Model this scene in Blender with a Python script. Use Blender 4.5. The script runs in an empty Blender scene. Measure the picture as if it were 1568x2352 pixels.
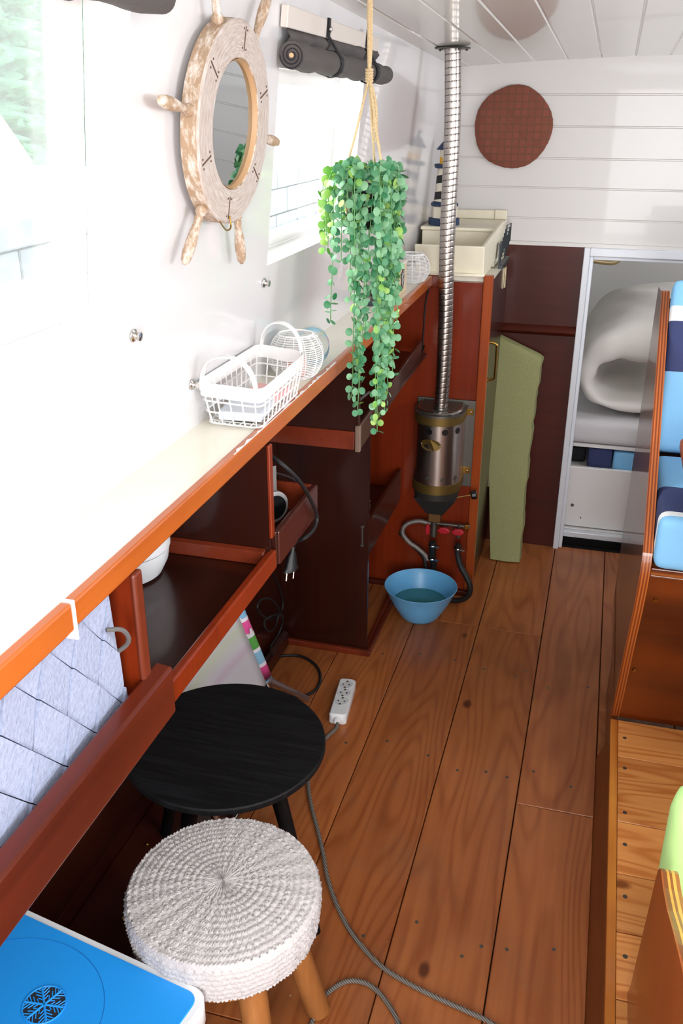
import bpy, bmesh, math, random
from mathutils import Vector, Matrix
random.seed(7)
PI = math.pi
C = bpy.context.scene.collection

# ------------------------------------------------------------------ camera
F_PX, IW, IH = 2106.9, 1568, 2352
RIGHT = Vector((0.9632, 0.27035, 0.00255))
DOWN = Vector((0.11136, -0.38797, -0.91461))
FWD = Vector((-0.24660, 0.88097, -0.40407))
CAM = Vector((0, 0, 1.72))
cd = bpy.data.cameras.new('camera'); cam = bpy.data.objects.new('camera', cd); C.objects.link(cam)
cd.sensor_fit = 'VERTICAL'; cd.sensor_height = 24.0; cd.sensor_width = 16.0
cd.lens = 24.0 * F_PX / IH
cd.clip_start = 0.02
R3 = Matrix((RIGHT, -DOWN, -FWD)).transposed()
cam.matrix_world = Matrix.Translation(CAM) @ R3.to_4x4()
bpy.context.scene.camera = cam

# ------------------------------------------------------------------ world, lights, exposure
sc = bpy.context.scene
sc.view_settings.view_transform = 'Standard'
sc.view_settings.look = 'None'
sc.view_settings.gamma = 1.0
sc.view_settings.use_curve_mapping = False
sc.view_settings.exposure = 0.0
w = bpy.data.worlds.new('sky'); sc.world = w; w.use_nodes = True
bg = w.node_tree.nodes['Background']
bg.inputs[0].default_value = (0.93, 0.97, 1.0, 1); bg.inputs[1].default_value = 6.0

def area(name, loc, target, sx, sy, power, col=(1, 1, 1)):
    l = bpy.data.lights.new(name, 'AREA'); l.shape = 'RECTANGLE'; l.size = sx; l.size_y = sy
    l.energy = power; l.color = col
    o = bpy.data.objects.new(name, l); C.objects.link(o); o.location = loc
    o.rotation_euler = (Vector(target) - Vector(loc)).to_track_quat('-Z', 'Y').to_euler()
    return o
area('hatch_daylight', (0.35, -1.25, 1.35), (0.0, 2.2, 0.75), 0.8, 1.3, 44, (1.0, 0.98, 0.96))
area('right_window_daylight', (1.42, 0.9, 1.62), (-0.6, 1.2, 0.9), 0.9, 0.36, 19, (0.94, 0.97, 1.0))
area('right_far_window_daylight', (1.42, 2.75, 1.60), (-0.3, 3.0, 0.9), 0.9, 0.36, 11, (0.94, 0.97, 1.0))
area('left_window_daylight', (-1.25, 0.75, 2.05), (-0.45, 0.9, 1.2), 0.9, 0.5, 60, (1.0, 0.99, 0.97))
area('left_far_window_daylight', (-1.25, 2.05, 2.05), (-0.45, 2.1, 1.2), 0.8, 0.5, 30, (1.0, 0.99, 0.97))
area('ceiling_fill_lamp', (0.15, 0.30, 1.955), (0.05, 0.45, 0), 0.55, 0.5, 8, (0.97, 0.985, 1.0))  # unseen fill lamp added below the closed ceiling to brighten the surfaces under it
area('berth_porthole_daylight', (1.15, 4.6, 1.35), (0.0, 4.2, 0.7), 0.4, 0.3, 5, (0.95, 0.97, 1.0))

# ------------------------------------------------------------------ materials
def mat(name):
    m = bpy.data.materials.new(name); m.use_nodes = True
    n = m.node_tree.nodes; l = m.node_tree.links
    return m, n, l, n['Principled BSDF']
def rgb(h):
    h = h.lstrip('#'); v = [int(h[i:i + 2], 16) / 255 for i in (0, 2, 4)]
    return tuple([(c / 12.92 if c <= 0.04045 else ((c + 0.055) / 1.055) ** 2.4) for c in v] + [1])
_cache = {}
def plain(name, col, rough=0.5, metal=0.0, coat=0.0, spec=0.5, bump=0.0, bscale=40, var=0.0, sub=0.0):
    if name in _cache: return _cache[name]
    m, n, l, b = mat(name)
    c = rgb(col) if isinstance(col, str) else tuple(col)
    b.inputs['Base Color'].default_value = c
    b.inputs['Roughness'].default_value = rough
    b.inputs['Metallic'].default_value = metal
    b.inputs['Coat Weight'].default_value = coat
    b.inputs['Specular IOR Level'].default_value = spec
    b.inputs['Subsurface Weight'].default_value = sub
    if bump or var:
        tc = n.new('ShaderNodeTexCoord'); nz = n.new('ShaderNodeTexNoise')
        nz.inputs['Scale'].default_value = bscale; nz.inputs['Detail'].default_value = 5
        l.new(tc.outputs['Object'], nz.inputs['Vector'])
        if bump:
            bp = n.new('ShaderNodeBump'); bp.inputs['Strength'].default_value = bump; bp.inputs['Distance'].default_value = 0.004
            l.new(nz.outputs['Fac'], bp.inputs['Height']); l.new(bp.outputs['Normal'], b.inputs['Normal'])
        if var:
            mx = n.new('ShaderNodeMix'); mx.data_type = 'RGBA'
            mx.inputs[6].default_value = tuple([x * (1 - var) for x in c[:3]] + [1])
            mx.inputs[7].default_value = tuple([min(1, x * (1 + var)) for x in c[:3]] + [1])
            rp = n.new('ShaderNodeMapRange'); rp.inputs[1].default_value = 0.3; rp.inputs[2].default_value = 0.7
            l.new(nz.outputs['Fac'], rp.inputs[0]); l.new(rp.outputs[0], mx.inputs[0]); l.new(mx.outputs[2], b.inputs['Base Color'])
    _cache[name] = m
    return m

def wood(name, dark, light, axis='Y', scale=1.0, rough=0.3, coat=0.3, knots=0.0, island=0.0, ring=0.6, fine=0.35, extra=None, dist=3.0, bump=0.15, coatrough=0.12, stretch=9.0, pw_=2.2, blot=.7):
    if name in _cache: return _cache[name]
    m, n, l, b = mat(name)
    tc = n.new('ShaderNodeTexCoord')
    mp = n.new('ShaderNodeMapping')
    s = [stretch * scale] * 3; s['XYZ'.index(axis)] = 1.0 * scale
    mp.inputs['Scale'].default_value = s
    src = tc.outputs['Object']
    if island:
        gi = n.new('ShaderNodeNewGeometry')
        ad = n.new('ShaderNodeVectorMath'); ad.operation = 'MULTIPLY_ADD'
        cb = n.new('ShaderNodeCombineXYZ')
        for i in range(3): l.new(gi.outputs['Random Per Island'], cb.inputs[i])
        ad.inputs[1].default_value = (3.7, 5.3, 9.1)
        l.new(cb.outputs[0], ad.inputs[0]); l.new(src, ad.inputs[2]); src = ad.outputs[0]
    l.new(src, mp.inputs[0])
    # broad figure: bands of a warped field = cathedral grain
    n1 = n.new('ShaderNodeTexNoise'); n1.inputs['Scale'].default_value = 0.8; n1.inputs['Detail'].default_value = 1; n1.inputs['Roughness'].default_value = 0.5
    l.new(mp.outputs[0], n1.inputs['Vector'])
    mul = n.new('ShaderNodeMath'); mul.operation = 'MULTIPLY'; mul.inputs[1].default_value = 14.0 * dist
    l.new(n1.outputs['Fac'], mul.inputs[0])
    sn = n.new('ShaderNodeMath'); sn.operation = 'SINE'; l.new(mul.outputs[0], sn.inputs[0])
    r1 = n.new('ShaderNodeMapRange'); r1.inputs[1].default_value = -1; r1.inputs[2].default_value = 1
    l.new(sn.outputs[0], r1.inputs[0])
    pw = n.new('ShaderNodeMath'); pw.operation = 'POWER'; pw.inputs[1].default_value = pw_; l.new(r1.outputs[0], pw.inputs[0])
    # fine streaks
    mp2 = n.new('ShaderNodeMapping'); s2 = [60 * scale] * 3; s2['XYZ'.index(axis)] = 2.0 * scale
    mp2.inputs['Scale'].default_value = s2; l.new(src, mp2.inputs[0])
    n2 = n.new('ShaderNodeTexNoise'); n2.inputs['Scale'].default_value = 1.0; n2.inputs['Detail'].default_value = 4
    l.new(mp2.outputs[0], n2.inputs['Vector'])
    # blotches
    n3 = n.new('ShaderNodeTexNoise'); n3.inputs['Scale'].default_value = 3.0 * scale; n3.inputs['Detail'].default_value = 3
    l.new(src, n3.inputs['Vector'])
    a1 = n.new('ShaderNodeMath'); a1.operation = 'MULTIPLY'; a1.inputs[1].default_value = ring; l.new(pw.outputs[0], a1.inputs[0])
    a2 = n.new('ShaderNodeMath'); a2.operation = 'MULTIPLY_ADD'; a2.inputs[1].default_value = fine; l.new(n2.outputs['Fac'], a2.inputs[0]); l.new(a1.outputs[0], a2.inputs[2])
    a3 = n.new('ShaderNodeMath'); a3.operation = 'MULTIPLY_ADD'; a3.inputs[1].default_value = blot; l.new(n3.outputs['Fac'], a3.inputs[0]); l.new(a2.outputs[0], a3.inputs[2])
    tot = ring * (0.4 if pw_ < 3 else .25) + fine * 0.5 + blot * .5
    rr = n.new('ShaderNodeMapRange'); rr.inputs[1].default_value = tot - 0.42; rr.inputs[2].default_value = tot + 0.45
    l.new(a3.outputs[0], rr.inputs[0])
    mx = n.new('ShaderNodeMix'); mx.data_type = 'RGBA'
    mx.inputs[6].default_value = rgb(light); mx.inputs[7].default_value = rgb(dark)
    l.new(rr.outputs[0], mx.inputs[0]); out = mx.outputs[2]
    if island:
        hs = n.new('ShaderNodeHueSaturation')
        rv = n.new('ShaderNodeMapRange'); rv.inputs[3].default_value = 1 - island; rv.inputs[4].default_value = 1 + island
        l.new(gi.outputs['Random Per Island'], rv.inputs[0]); l.new(rv.outputs[0], hs.inputs['Value']); l.new(out, hs.inputs['Color']); out = hs.outputs[0]
    if knots:
        vm = n.new('ShaderNodeMapping'); vs = [3.0] * 3; vs['XYZ'.index(axis)] = 1.7; vm.inputs['Scale'].default_value = vs
        l.new(src, vm.inputs[0])
        vo = n.new('ShaderNodeTexVoronoi'); vo.inputs['Scale'].default_value = 1.7; l.new(vm.outputs[0], vo.inputs['Vector'])
        kr = n.new('ShaderNodeMapRange'); kr.inputs[1].default_value = 0.045; kr.inputs[2].default_value = 0.085; kr.inputs[3].default_value = knots; kr.inputs[4].default_value = 0
        l.new(vo.outputs['Distance'], kr.inputs[0])
        mk = n.new('ShaderNodeMix'); mk.data_type = 'RGBA'; mk.inputs[7].default_value = (rgb(dark)[0] * .35, rgb(dark)[1] * .3, rgb(dark)[2] * .3, 1)
        l.new(kr.outputs[0], mk.inputs[0]); l.new(out, mk.inputs[6]); out = mk.outputs[2]
    ro = rough
    if extra == 'worn':      # dusty scuffs on the varnish
        n4 = n.new('ShaderNodeTexNoise'); n4.inputs['Scale'].default_value = 5; n4.inputs['Detail'].default_value = 8; n4.inputs['Roughness'].default_value = .7
        l.new(tc.outputs['Object'], n4.inputs['Vector'])
        r4 = n.new('ShaderNodeMapRange'); r4.inputs[1].default_value = .5; r4.inputs[2].default_value = .8; r4.inputs[4].default_value = .35
        l.new(n4.outputs['Fac'], r4.inputs[0])
        mw = n.new('ShaderNodeMix'); mw.data_type = 'RGBA'; mw.inputs[7].default_value = rgb('#8a6a52')
        l.new(r4.outputs[0], mw.inputs[0]); l.new(out, mw.inputs[6]); out = mw.outputs[2]
        n5 = n.new('ShaderNodeTexNoise'); n5.inputs['Scale'].default_value = 2.2; n5.inputs['Detail'].default_value = 4
        l.new(tc.outputs['Object'], n5.inputs['Vector'])
        r5 = n.new('ShaderNodeMapRange'); r5.inputs[1].default_value = .45; r5.inputs[2].default_value = .7; r5.inputs[4].default_value = .55
        l.new(n5.outputs['Fac'], r5.inputs[0])
        md = n.new('ShaderNodeMix'); md.data_type = 'RGBA'; md.blend_type = 'MULTIPLY'; md.inputs[7].default_value = (.74, .66, .6, 1)
        l.new(r5.outputs[0], md.inputs[0]); l.new(out, md.inputs[6]); out = md.outputs[2]
        vf = n.new('ShaderNodeTexVoronoi'); vf.inputs['Scale'].default_value = 8; l.new(tc.outputs['Object'], vf.inputs['Vector'])
        rf_ = n.new('ShaderNodeMapRange'); rf_.inputs[1].default_value = .012; rf_.inputs[2].default_value = .02; rf_.inputs[3].default_value = .8; rf_.inputs[4].default_value = 0; l.new(vf.outputs['Distance'], rf_.inputs[0])
        mf = n.new('ShaderNodeMix'); mf.data_type = 'RGBA'; mf.inputs[7].default_value = rgb('#cfc2b4'); l.new(rf_.outputs[0], mf.inputs[0]); l.new(out, mf.inputs[6]); out = mf.outputs[2]
        rr5 = n.new('ShaderNodeMapRange'); rr5.inputs[1].default_value = .35; rr5.inputs[2].default_value = .7; rr5.inputs[3].default_value = rough - .1; rr5.inputs[4].default_value = rough + .22
        l.new(n4.outputs['Fac'], rr5.inputs[0]); l.new(rr5.outputs[0], b.inputs['Roughness'])
    else:
        b.inputs['Roughness'].default_value = ro
    l.new(out, b.inputs['Base Color'])
    b.inputs['Coat Weight'].default_value = coat; b.inputs['Coat Roughness'].default_value = coatrough; b.inputs['Specular IOR Level'].default_value = .22
    bp = n.new('ShaderNodeBump'); bp.inputs['Strength'].default_value = bump; bp.inputs['Distance'].default_value = 0.002
    l.new(a2.outputs[0], bp.inputs['Height']); l.new(bp.outputs['Normal'], b.inputs['Normal'])
    _cache[name] = m
    return m

MAHOG_Z = wood('mahogany_upright', '#160604', '#381208', 'Z', 1.0, .38, .5, dist=.6, ring=.35, fine=.5)
MAHOG_Y = wood('mahogany_lengthwise', '#1b0805', '#42170c', 'Y', 1.0, .38, .5, dist=.6, ring=.35, fine=.5)
MAHOG_X = wood('mahogany_crosswise', '#2b0b06', '#50190d', 'X', 1.0, .4, .18, dist=.6, ring=.35, fine=.5)
RED_Z = wood('red_mahogany_upright', '#541506', '#8c300f', 'Z', 1.0, .32, .5, dist=.6, ring=.4, fine=.5)
RED_Y = wood('red_mahogany_lengthwise', '#501a0b', '#80331c', 'Y', 1.2, .35, .5, dist=.7, ring=.4, fine=.5)
ORANGE_Y = wood('orange_varnished_edge', '#8c3a12', '#c4692a', 'Y', 1.2, .3, .6, dist=.7, ring=.4, fine=.5)
ORANGE_Z = wood('orange_varnished_stile', '#752c0e', '#a54a1c', 'Z', 1.2, .3, .4, dist=.6, ring=.4, fine=.5)
PLY = wood('ply_edge', '#7a3410', '#d08a3e', 'Z', 2.0, .35, .4, dist=.3, ring=.8, fine=.7, stretch=30)
PINE = wood('floor_pine', '#7d3c18', '#b8703e', 'Y', 1.0, .42, .35, knots=.9, island=.06, ring=.24, fine=.55, extra='worn', dist=7.0, coatrough=.25, stretch=7.5, pw_=2.6, blot=.5)
PINE_X = wood('platform_pine', '#b86a30', '#e3a05c', 'X', 1.3, .4, .3, knots=.9, island=.10, ring=.45, fine=.5, dist=6.0, stretch=10, pw_=3, blot=.4)
CHERRY = wood('cherry_panel', '#7c3414', '#a9531f', 'Z', 1.0, .35, .4, dist=.5, ring=.3, fine=.6)
BENCHFRONT = wood('bench_front_wood', '#4a1a09', '#7e3813', 'X', 1.0, .3, .6, dist=1.0, ring=.7, fine=.3, stretch=5)
LEGWOOD = wood('round_wood', '#7a4420', '#b0743f', 'Z', 1.5, .5, .1, dist=.6, ring=.4, fine=.6)
WHITEP = plain('white_paint', '#ece9e8', .32, coat=.25, bump=.03, bscale=12)
WALLW = plain('white_wall_gloss', '#dfdddf', .22, coat=.5, bump=.02, bscale=6)
CEILW = plain('ceiling_gloss_white', '#dad8d1', .25, coat=.5)
ENDW = plain('end_wall_white', '#d3cfcd', .35, coat=.15)
COUNTER = plain('counter_white', '#f5f0e0', .3, coat=.3, var=.04, bscale=8)
CREAM = plain('cream_plastic', '#e8e0ca', .4, var=.03, bscale=20)
WPLAST = plain('white_plastic', '#e8ebee', .3)
BRASS = plain('brass', '#a8843f', .28, metal=1)
DULLBRASS = plain('dull_brass', '#7d6636', .5, metal=.8)
CHROME = plain('chrome', '#c9c6c2', .15, metal=1)
GREYMET = plain('grey_metal', '#6a6761', .45, metal=.8)
STAIN = plain('brushed_steel', '#bdb4ae', .3, metal=1, bump=.02, bscale=200)
BLACKP = plain('black_plastic', '#0f0f11', .4)
RUBBER = plain('black_rubber', '#131315', .55)
DARK = plain('dark_void', '#0c0706', .9)
BLUE = plain('blue_bowl', '#6cb6ea', .35, coat=.2)
COOLB = plain('coolbox_blue', '#2199f2', .45, bump=.05, bscale=400)
RED = plain('red_plastic', '#b8182a', .4)
GREYFAB = plain('grey_fabric', '#55504f', .85, bump=.3, bscale=300, var=.12)
STRAP = plain('strap_navy', '#16181f', .6)
GLASSDIRTY = None

def glassmat(name, tint=(1, 1, 1, 1), refl=0.08, haze=0.0):
    m = bpy.data.materials.new(name); m.use_nodes = True; n = m.node_tree.nodes; l = m.node_tree.links
    n.clear(); o = n.new('ShaderNodeOutputMaterial'); t = n.new('ShaderNodeBsdfTransparent'); t.inputs[0].default_value = tint
    g = n.new('ShaderNodeBsdfGlossy'); g.inputs['Roughness'].default_value = .03
    mx = n.new('ShaderNodeMixShader'); mx.inputs[0].default_value = refl; l.new(t.outputs[0], mx.inputs[1]); l.new(g.outputs[0], mx.inputs[2])
    last = mx.outputs[0]
    if haze:
        d = n.new('ShaderNodeBsdfTranslucent'); d.inputs[0].default_value = (.9, .92, .9, 1)
        m2 = n.new('ShaderNodeMixShader'); m2.inputs[0].default_value = haze
        l.new(last, m2.inputs[1]); l.new(d.outputs[0], m2.inputs[2]); last = m2.outputs[0]
    l.new(last, o.inputs[0]); return m
PANE = glassmat('window_glass', (.96, .98, .97, 1), haze=.03)
CLEAR = glassmat('clear_plastic', (.93, .96, .96, 1))

# ------------------------------------------------------------------ geometry helpers
def T(obj, label=None, cat=None, group=None, kind=None):
    if label: obj['label'] = label
    if cat: obj['category'] = cat
    if group: obj['group'] = group
    if kind: obj['kind'] = kind
    return obj
def empty(name, loc, label, cat, group=None):
    o = bpy.data.objects.new(name, None); C.objects.link(o); o.location = loc; o.empty_display_size = .05
    return T(o, label, cat, group)
def wloc(o):
    v = Vector(o.location)
    while o.parent: o = o.parent; v += Vector(o.location)
    return v
def build(name, bm, m, parent=None, smooth=False, bevel=0.0, seg=2, angle=40, label=None):
    me = bpy.data.meshes.new(name)
    if not parent:
        xs = [v.co for v in bm.verts]
        org = Vector(((min(v.x for v in xs) + max(v.x for v in xs)) / 2, (min(v.y for v in xs) + max(v.y for v in xs)) / 2, min(v.z for v in xs)))
    else: org = wloc(parent)
    bmesh.ops.recalc_face_normals(bm, faces=bm.faces)
    for v in bm.verts: v.co -= org
    bm.to_mesh(me); bm.free()
    for mm in (m if isinstance(m, (list, tuple)) else [m]): me.materials.append(mm)
    o = bpy.data.objects.new(name, me); C.objects.link(o)
    if parent: o.parent = parent
    else: o.location = org
    if smooth:
        for p in me.polygons: p.use_smooth = True
        if smooth != 'all': me.set_sharp_from_angle(angle=math.radians(angle))
    if bevel:
        b = o.modifiers.new('bevel', 'BEVEL'); b.width = bevel; b.segments = seg; b.limit_method = 'ANGLE'; b.angle_limit = math.radians(35)
    if label: o['label'] = label
    return o
def BM(): return bmesh.new()
def box(bm, x0, x1, y0, y1, z0, z1, mi=0):
    vs = [bm.verts.new(p) for p in ((x0, y0, z0), (x1, y0, z0), (x1, y1, z0), (x0, y1, z0), (x0, y0, z1), (x1, y0, z1), (x1, y1, z1), (x0, y1, z1))]
    for f in ((0, 3, 2, 1), (4, 5, 6, 7), (0, 1, 5, 4), (1, 2, 6, 5), (2, 3, 7, 6), (3, 0, 4, 7)):
        bm.faces.new([vs[i] for i in f]).material_index = mi
    return bm
def hexa(bm, pts, mi=0):   # 8 points, bottom 4 then top 4
    vs = [bm.verts.new(p) for p in pts]
    for f in ((0, 3, 2, 1), (4, 5, 6, 7), (0, 1, 5, 4), (1, 2, 6, 5), (2, 3, 7, 6), (3, 0, 4, 7)):
        bm.faces.new([vs[i] for i in f]).material_index = mi
def prism(bm, poly, axis, a, b, mi=0):
    def P(p, t):
        if axis == 'X': return (t, p[0], p[1])
        if axis == 'Y': return (p[0], t, p[1])
        return (p[0], p[1], t)
    A = [bm.verts.new(P(p, a)) for p in poly]; B = [bm.verts.new(P(p, b)) for p in poly]
    n = len(poly)
    bm.faces.new(A).material_index = mi; bm.faces.new(B[::-1]).material_index = mi
    for i in range(n): bm.faces.new((A[i], B[i], B[(i + 1) % n], A[(i + 1) % n])).material_index = mi
def frame_of(d):
    d = Vector(d).normalized(); up = Vector((0, 0, 1)) if abs(d.z) < .9 else Vector((1, 0, 0))
    u = d.cross(up).normalized(); return u, u.cross(d).normalized()
def lathe(bm, prof, c=(0, 0, 0), axis=(0, 0, 1), n=32, cap=True, mi=0, sx=1, sy=1):
    ax = Vector(axis).normalized(); u, v = frame_of(ax); c = Vector(c); rings = []
    if abs(ax.z) > .99: u, v = Vector((1, 0, 0)), Vector((0, 1, 0))
    for r, h in prof:
        rings.append([bm.verts.new(c + ax * h + u * (r * sx * math.cos(2 * PI * k / n)) + v * (r * sy * math.sin(2 * PI * k / n))) for k in range(n)])
    for a, b in zip(rings, rings[1:]):
        for k in range(n): bm.faces.new((a[k], a[(k + 1) % n], b[(k + 1) % n], b[k])).material_index = mi
    if cap:
        bm.faces.new(rings[0][::-1]).material_index = mi; bm.faces.new(rings[-1]).material_index = mi
def cyl(bm, a, b, r, r2=None, n=16, mi=0):
    a, b = Vector(a), Vector(b); lathe(bm, [(r, 0), (r if r2 is None else r2, (b - a).length)], a, b - a, n, True, mi)
def smoothpath(pts, sub=6):
    P = [Vector(p) for p in pts]; out = []
    for i in range(len(P) - 1):
        p0 = P[max(i - 1, 0)]; p1 = P[i]; p2 = P[i + 1]; p3 = P[min(i + 2, len(P) - 1)]
        for k in range(sub):
            t = k / sub
            out.append(.5 * ((2 * p1) + (-p0 + p2) * t + (2 * p0 - 5 * p1 + 4 * p2 - p3) * t * t + (-p0 + 3 * p1 - 3 * p2 + p3) * t ** 3))
    out.append(P[-1]); return out
def tube(bm, pts, r, n=8, closed=False, mi=0, rf=None):
    P = [Vector(p) for p in pts]; m = len(P); rings = []
    t0 = (P[1] - P[0]).normalized(); u, v = frame_of(t0)
    for i in range(m):
        a = P[i - 1] if (i or closed) else P[0]; b = P[(i + 1) % m] if (i < m - 1 or closed) else P[-1]
        t = (b - a).normalized()
        if t.length < .5: t = t0
        u = (u - t * u.dot(t)).normalized(); v = t.cross(u)
        rr = rf(i / (m - 1)) if rf else r
        rings.append([bm.verts.new(P[i] + u * (rr * math.cos(2 * PI * k / n)) + v * (rr * math.sin(2 * PI * k / n))) for k in range(n)])
    for i in range(m if closed else m - 1):
        a, b = rings[i], rings[(i + 1) % m]
        for k in range(n): bm.faces.new((a[k], a[(k + 1) % n], b[(k + 1) % n], b[k])).material_index = mi
    if not closed:
        bm.faces.new(rings[0][::-1]).material_index = mi; bm.faces.new(rings[-1]).material_index = mi
def ball(bm, c, r, n=10, mi=0, s=(1, 1, 1)):
    r_ = bmesh.ops.create_uvsphere(bm, u_segments=n * 2, v_segments=n, radius=r)
    for v in r_['verts']: v.co = Vector((v.co.x * s[0], v.co.y * s[1], v.co.z * s[2])) + Vector(c)
    for v in r_['verts']:
        for f in v.link_faces: f.material_index = mi
# the left cabin side leans inward towards the top
WN = Vector((1, 0, -.1)).normalized(); WV = Vector((.1, 0, 1)).normalized(); W0 = Vector((-.668, 0, 1.2))
def W(y, z, off=0.0):
    return Vector((W0.x + .1 * (z - 1.2), y, z)) + WN * off
def _ray(u, v): return RIGHT * (u - 784) + DOWN * (v - 1176) + FWD * F_PX
def ax(u, v, x): d = _ray(u, v); return CAM + d * ((x - CAM.x) / d.x)     # a measured picture point on the plane x = const
def ay(u, v, y): d = _ray(u, v); return CAM + d * ((y - CAM.y) / d.y)
def az(u, v, z): d = _ray(u, v); return CAM + d * ((z - CAM.z) / d.z)
def ceil_z(x, y): return 1.918 - .04 * (y - 2.04) + .033 * (1 - ((x - .3) / .9) ** 2) - .001


# ================================================================== THE SETTING
def S(o): o['kind'] = 'structure'; return o
def holes_wall(name, us, vs, holes, P, m, off0, off1):
    """flat wall of thickness off0..off1 on a (u, v) grid with rectangular openings"""
    bm = BM(); inh = lambda u, v: any(h[0] < u < h[1] and h[2] < v < h[3] for h in holes)
    us = sorted(set(us + [h[0] for h in holes] + [h[1] for h in holes])); vs = sorted(set(vs + [h[2] for h in holes] + [h[3] for h in holes]))
    g = {}
    def V(i, j, k):
        if (i, j, k) not in g: g[(i, j, k)] = bm.verts.new(P(us[i], vs[j], (off0, off1)[k]))
        return g[(i, j, k)]
    full = {}
    for i in range(len(us) - 1):
        for j in range(len(vs) - 1):
            full[(i, j)] = not inh((us[i] + us[i + 1]) / 2, (vs[j] + vs[j + 1]) / 2)
    for (i, j), f in full.items():
        if not f: continue
        bm.faces.new((V(i, j, 0), V(i + 1, j, 0), V(i + 1, j + 1, 0), V(i, j + 1, 0)))
        bm.faces.new((V(i, j, 1), V(i, j + 1, 1), V(i + 1, j + 1, 1), V(i + 1, j, 1)))
        for di, dj, e in ((-1, 0, ((i, j), (i, j + 1))), (1, 0, ((i + 1, j), (i + 1, j + 1))), (0, -1, ((i, j), (i + 1, j))), (0, 1, ((i, j + 1), (i + 1, j + 1)))):
            if not full.get((i + di, j + dj), False):
                a, b = e; bm.faces.new((V(*a, 0), V(*b, 0), V(*b, 1), V(*a, 1)))
    return S(build(name, bm, m))
def PW(u, v, o): return W(u, v, o)
win = {1: (.30, 1.18, 1.441, 1.872), 2: (1.752, 2.375, 1.432, 1.785)}
wl = holes_wall('wall_left', [-.9, 3.70], [1.2, 2.06], [win[1], win[2]], PW, WALLW, 0, -.066)
for k, (y0, y1, z0, z1) in win.items():
    bm = BM(); b = .066 if k == 1 else .03
    for (a0, a1, c0, c1) in ((y0, y1, z0, z0 + b), (y0, y1, z1 - min(b, .03), z1), (y0, y0 + b, z0 + b, z1 - min(b, .03)), (y1 - b, y1, z0 + b, z1 - min(b, .03))):
        hexa(bm, [W(a0, c0, -.082), W(a1, c0, -.082), W(a1, c0, -.067), W(a0, c0, -.067), W(a0, c1, -.082), W(a1, c1, -.082), W(a1, c1, -.067), W(a0, c1, -.067)])
    fr = S(build('window_%d' % k, bm, WHITEP))
    bm = BM(); hexa(bm, [W(y0 + .04, z0 + .04, -.076), W(y1 - .04, z0 + .04, -.076), W(y1 - .04, z0 + .04, -.073), W(y0 + .04, z0 + .04, -.073), W(y0 + .04, z1 - .04, -.076), W(y1 - .04, z1 - .04, -.076), W(y1 - .04, z1 - .04, -.073), W(y0 + .04, z1 - .04, -.073)])
    build('pane', bm, PANE, fr)
# right cabin side (off to the right, with its two window openings), rear bulkhead with the open hatch
def PR(u, v, o): return Vector((1.30 - .1 * (v - 1.2) + o, u, v))
holes_wall('wall_right', [-.9, 3.70], [0, 2.06], [(.4, 1.4, 1.42, 1.80), (2.3, 3.2, 1.42, 1.80)], PR, WALLW, 0, .085)
for k, (y0, y1) in {3: (.4, 1.4), 4: (2.3, 3.2)}.items():
    bm = BM()
    for (a0, a1, c0, c1) in ((y0, y1, 1.42, 1.46), (y0, y1, 1.76, 1.80), (y0, y0 + .04, 1.46, 1.76), (y1 - .04, y1, 1.46, 1.76)):
        hexa(bm, [PR(a0, c0, .06), PR(a1, c0, .06), PR(a1, c0, .08), PR(a0, c0, .08), PR(a0, c1, .06), PR(a1, c1, .06), PR(a1, c1, .08), PR(a0, c1, .08)])
    S(build('window_%d' % k, bm, WHITEP))
holes_wall('wall_rear', [-1.05, 1.42], [0, 2.10], [(-.05, .75, .0, 1.85)], lambda u, v, o: Vector((u, -.9 + o, v)), WHITEP, 0, -.06)
# ceiling of tongue and groove boards running fore and aft
xs = []
x = -.544 - .1132 * 2
seams = [x + .1132 * i for i in range(20)]
prof = [-.80]
bm = BM()
def strip_profile(bm, cuts, lo, hi, g, d, P, ends, thick):
    """boards with V grooves; P(u, h, t) maps profile u, height h, length t"""
    pts = [(lo, 0)]
    for c in cuts:
        if lo + .01 < c < hi - .01: pts += [(c - g, 0), (c - g * .3, d), (c + g * .3, d), (c + g, 0)]
    pts.append((hi, 0)); rows = []
    nt = 10
    for k in range(nt + 1):
        t = ends[0] + (ends[1] - ends[0]) * k / nt
        rows.append([bm.verts.new(P(u, h, t)) for u, h in pts] + [bm.verts.new(P(hi, thick, t)), bm.verts.new(P(lo, thick, t))])
    m_ = len(rows[0])
    for a, b in zip(rows, rows[1:]):
        for i in range(m_): bm.faces.new((a[i], a[(i + 1) % m_], b[(i + 1) % m_], b[i]))
    bm.faces.new(rows[0]); bm.faces.new(rows[-1][::-1])
def dens(lo, hi, cuts): return cuts
strip_profile(bm, seams, -.78, 1.40, .0045, .004, lambda u, h, t: Vector((u, t, ceil_z(u, t) + h)), (-.96, 3.74), .05)
S(build('ceiling', bm, CEILW))
# end wall: white boards above, with doorway to the berth below
bm = BM()
strip_profile(bm, [1.340, 1.448, 1.550, 1.657, 1.762], 1.247, 2.00, .004, .0035, lambda u, h, t: Vector((t, 3.66 + h, u)), (-.70, 1.40), .04)
box(bm, -.98, -.077, 3.664, 3.70, -.02, 1.247)
box(bm, .60, 1.40, 3.664, 3.70, -.02, 1.247)
box(bm, -.70, 1.4, 3.645, 3.66, 1.243, 1.256)
S(build('wall_end', bm, ENDW))
# hull lining below the shelf on the left
bm = BM()
for i, (a, b) in enumerate(((-.02, .17), (.17, .36), (.36, .62), (.62, 1.17))):
    box(bm, -.975, -.945, -.9, 3.66, a + .002, b - .002)
S(build('wall_lining', bm, MAHOG_Y, bevel=.002))
bm = BM(); box(bm, -1.01, -.975, -.9, 3.70, -.02, 1.168)
S(build('wall_hull', bm, DARK))
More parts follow.
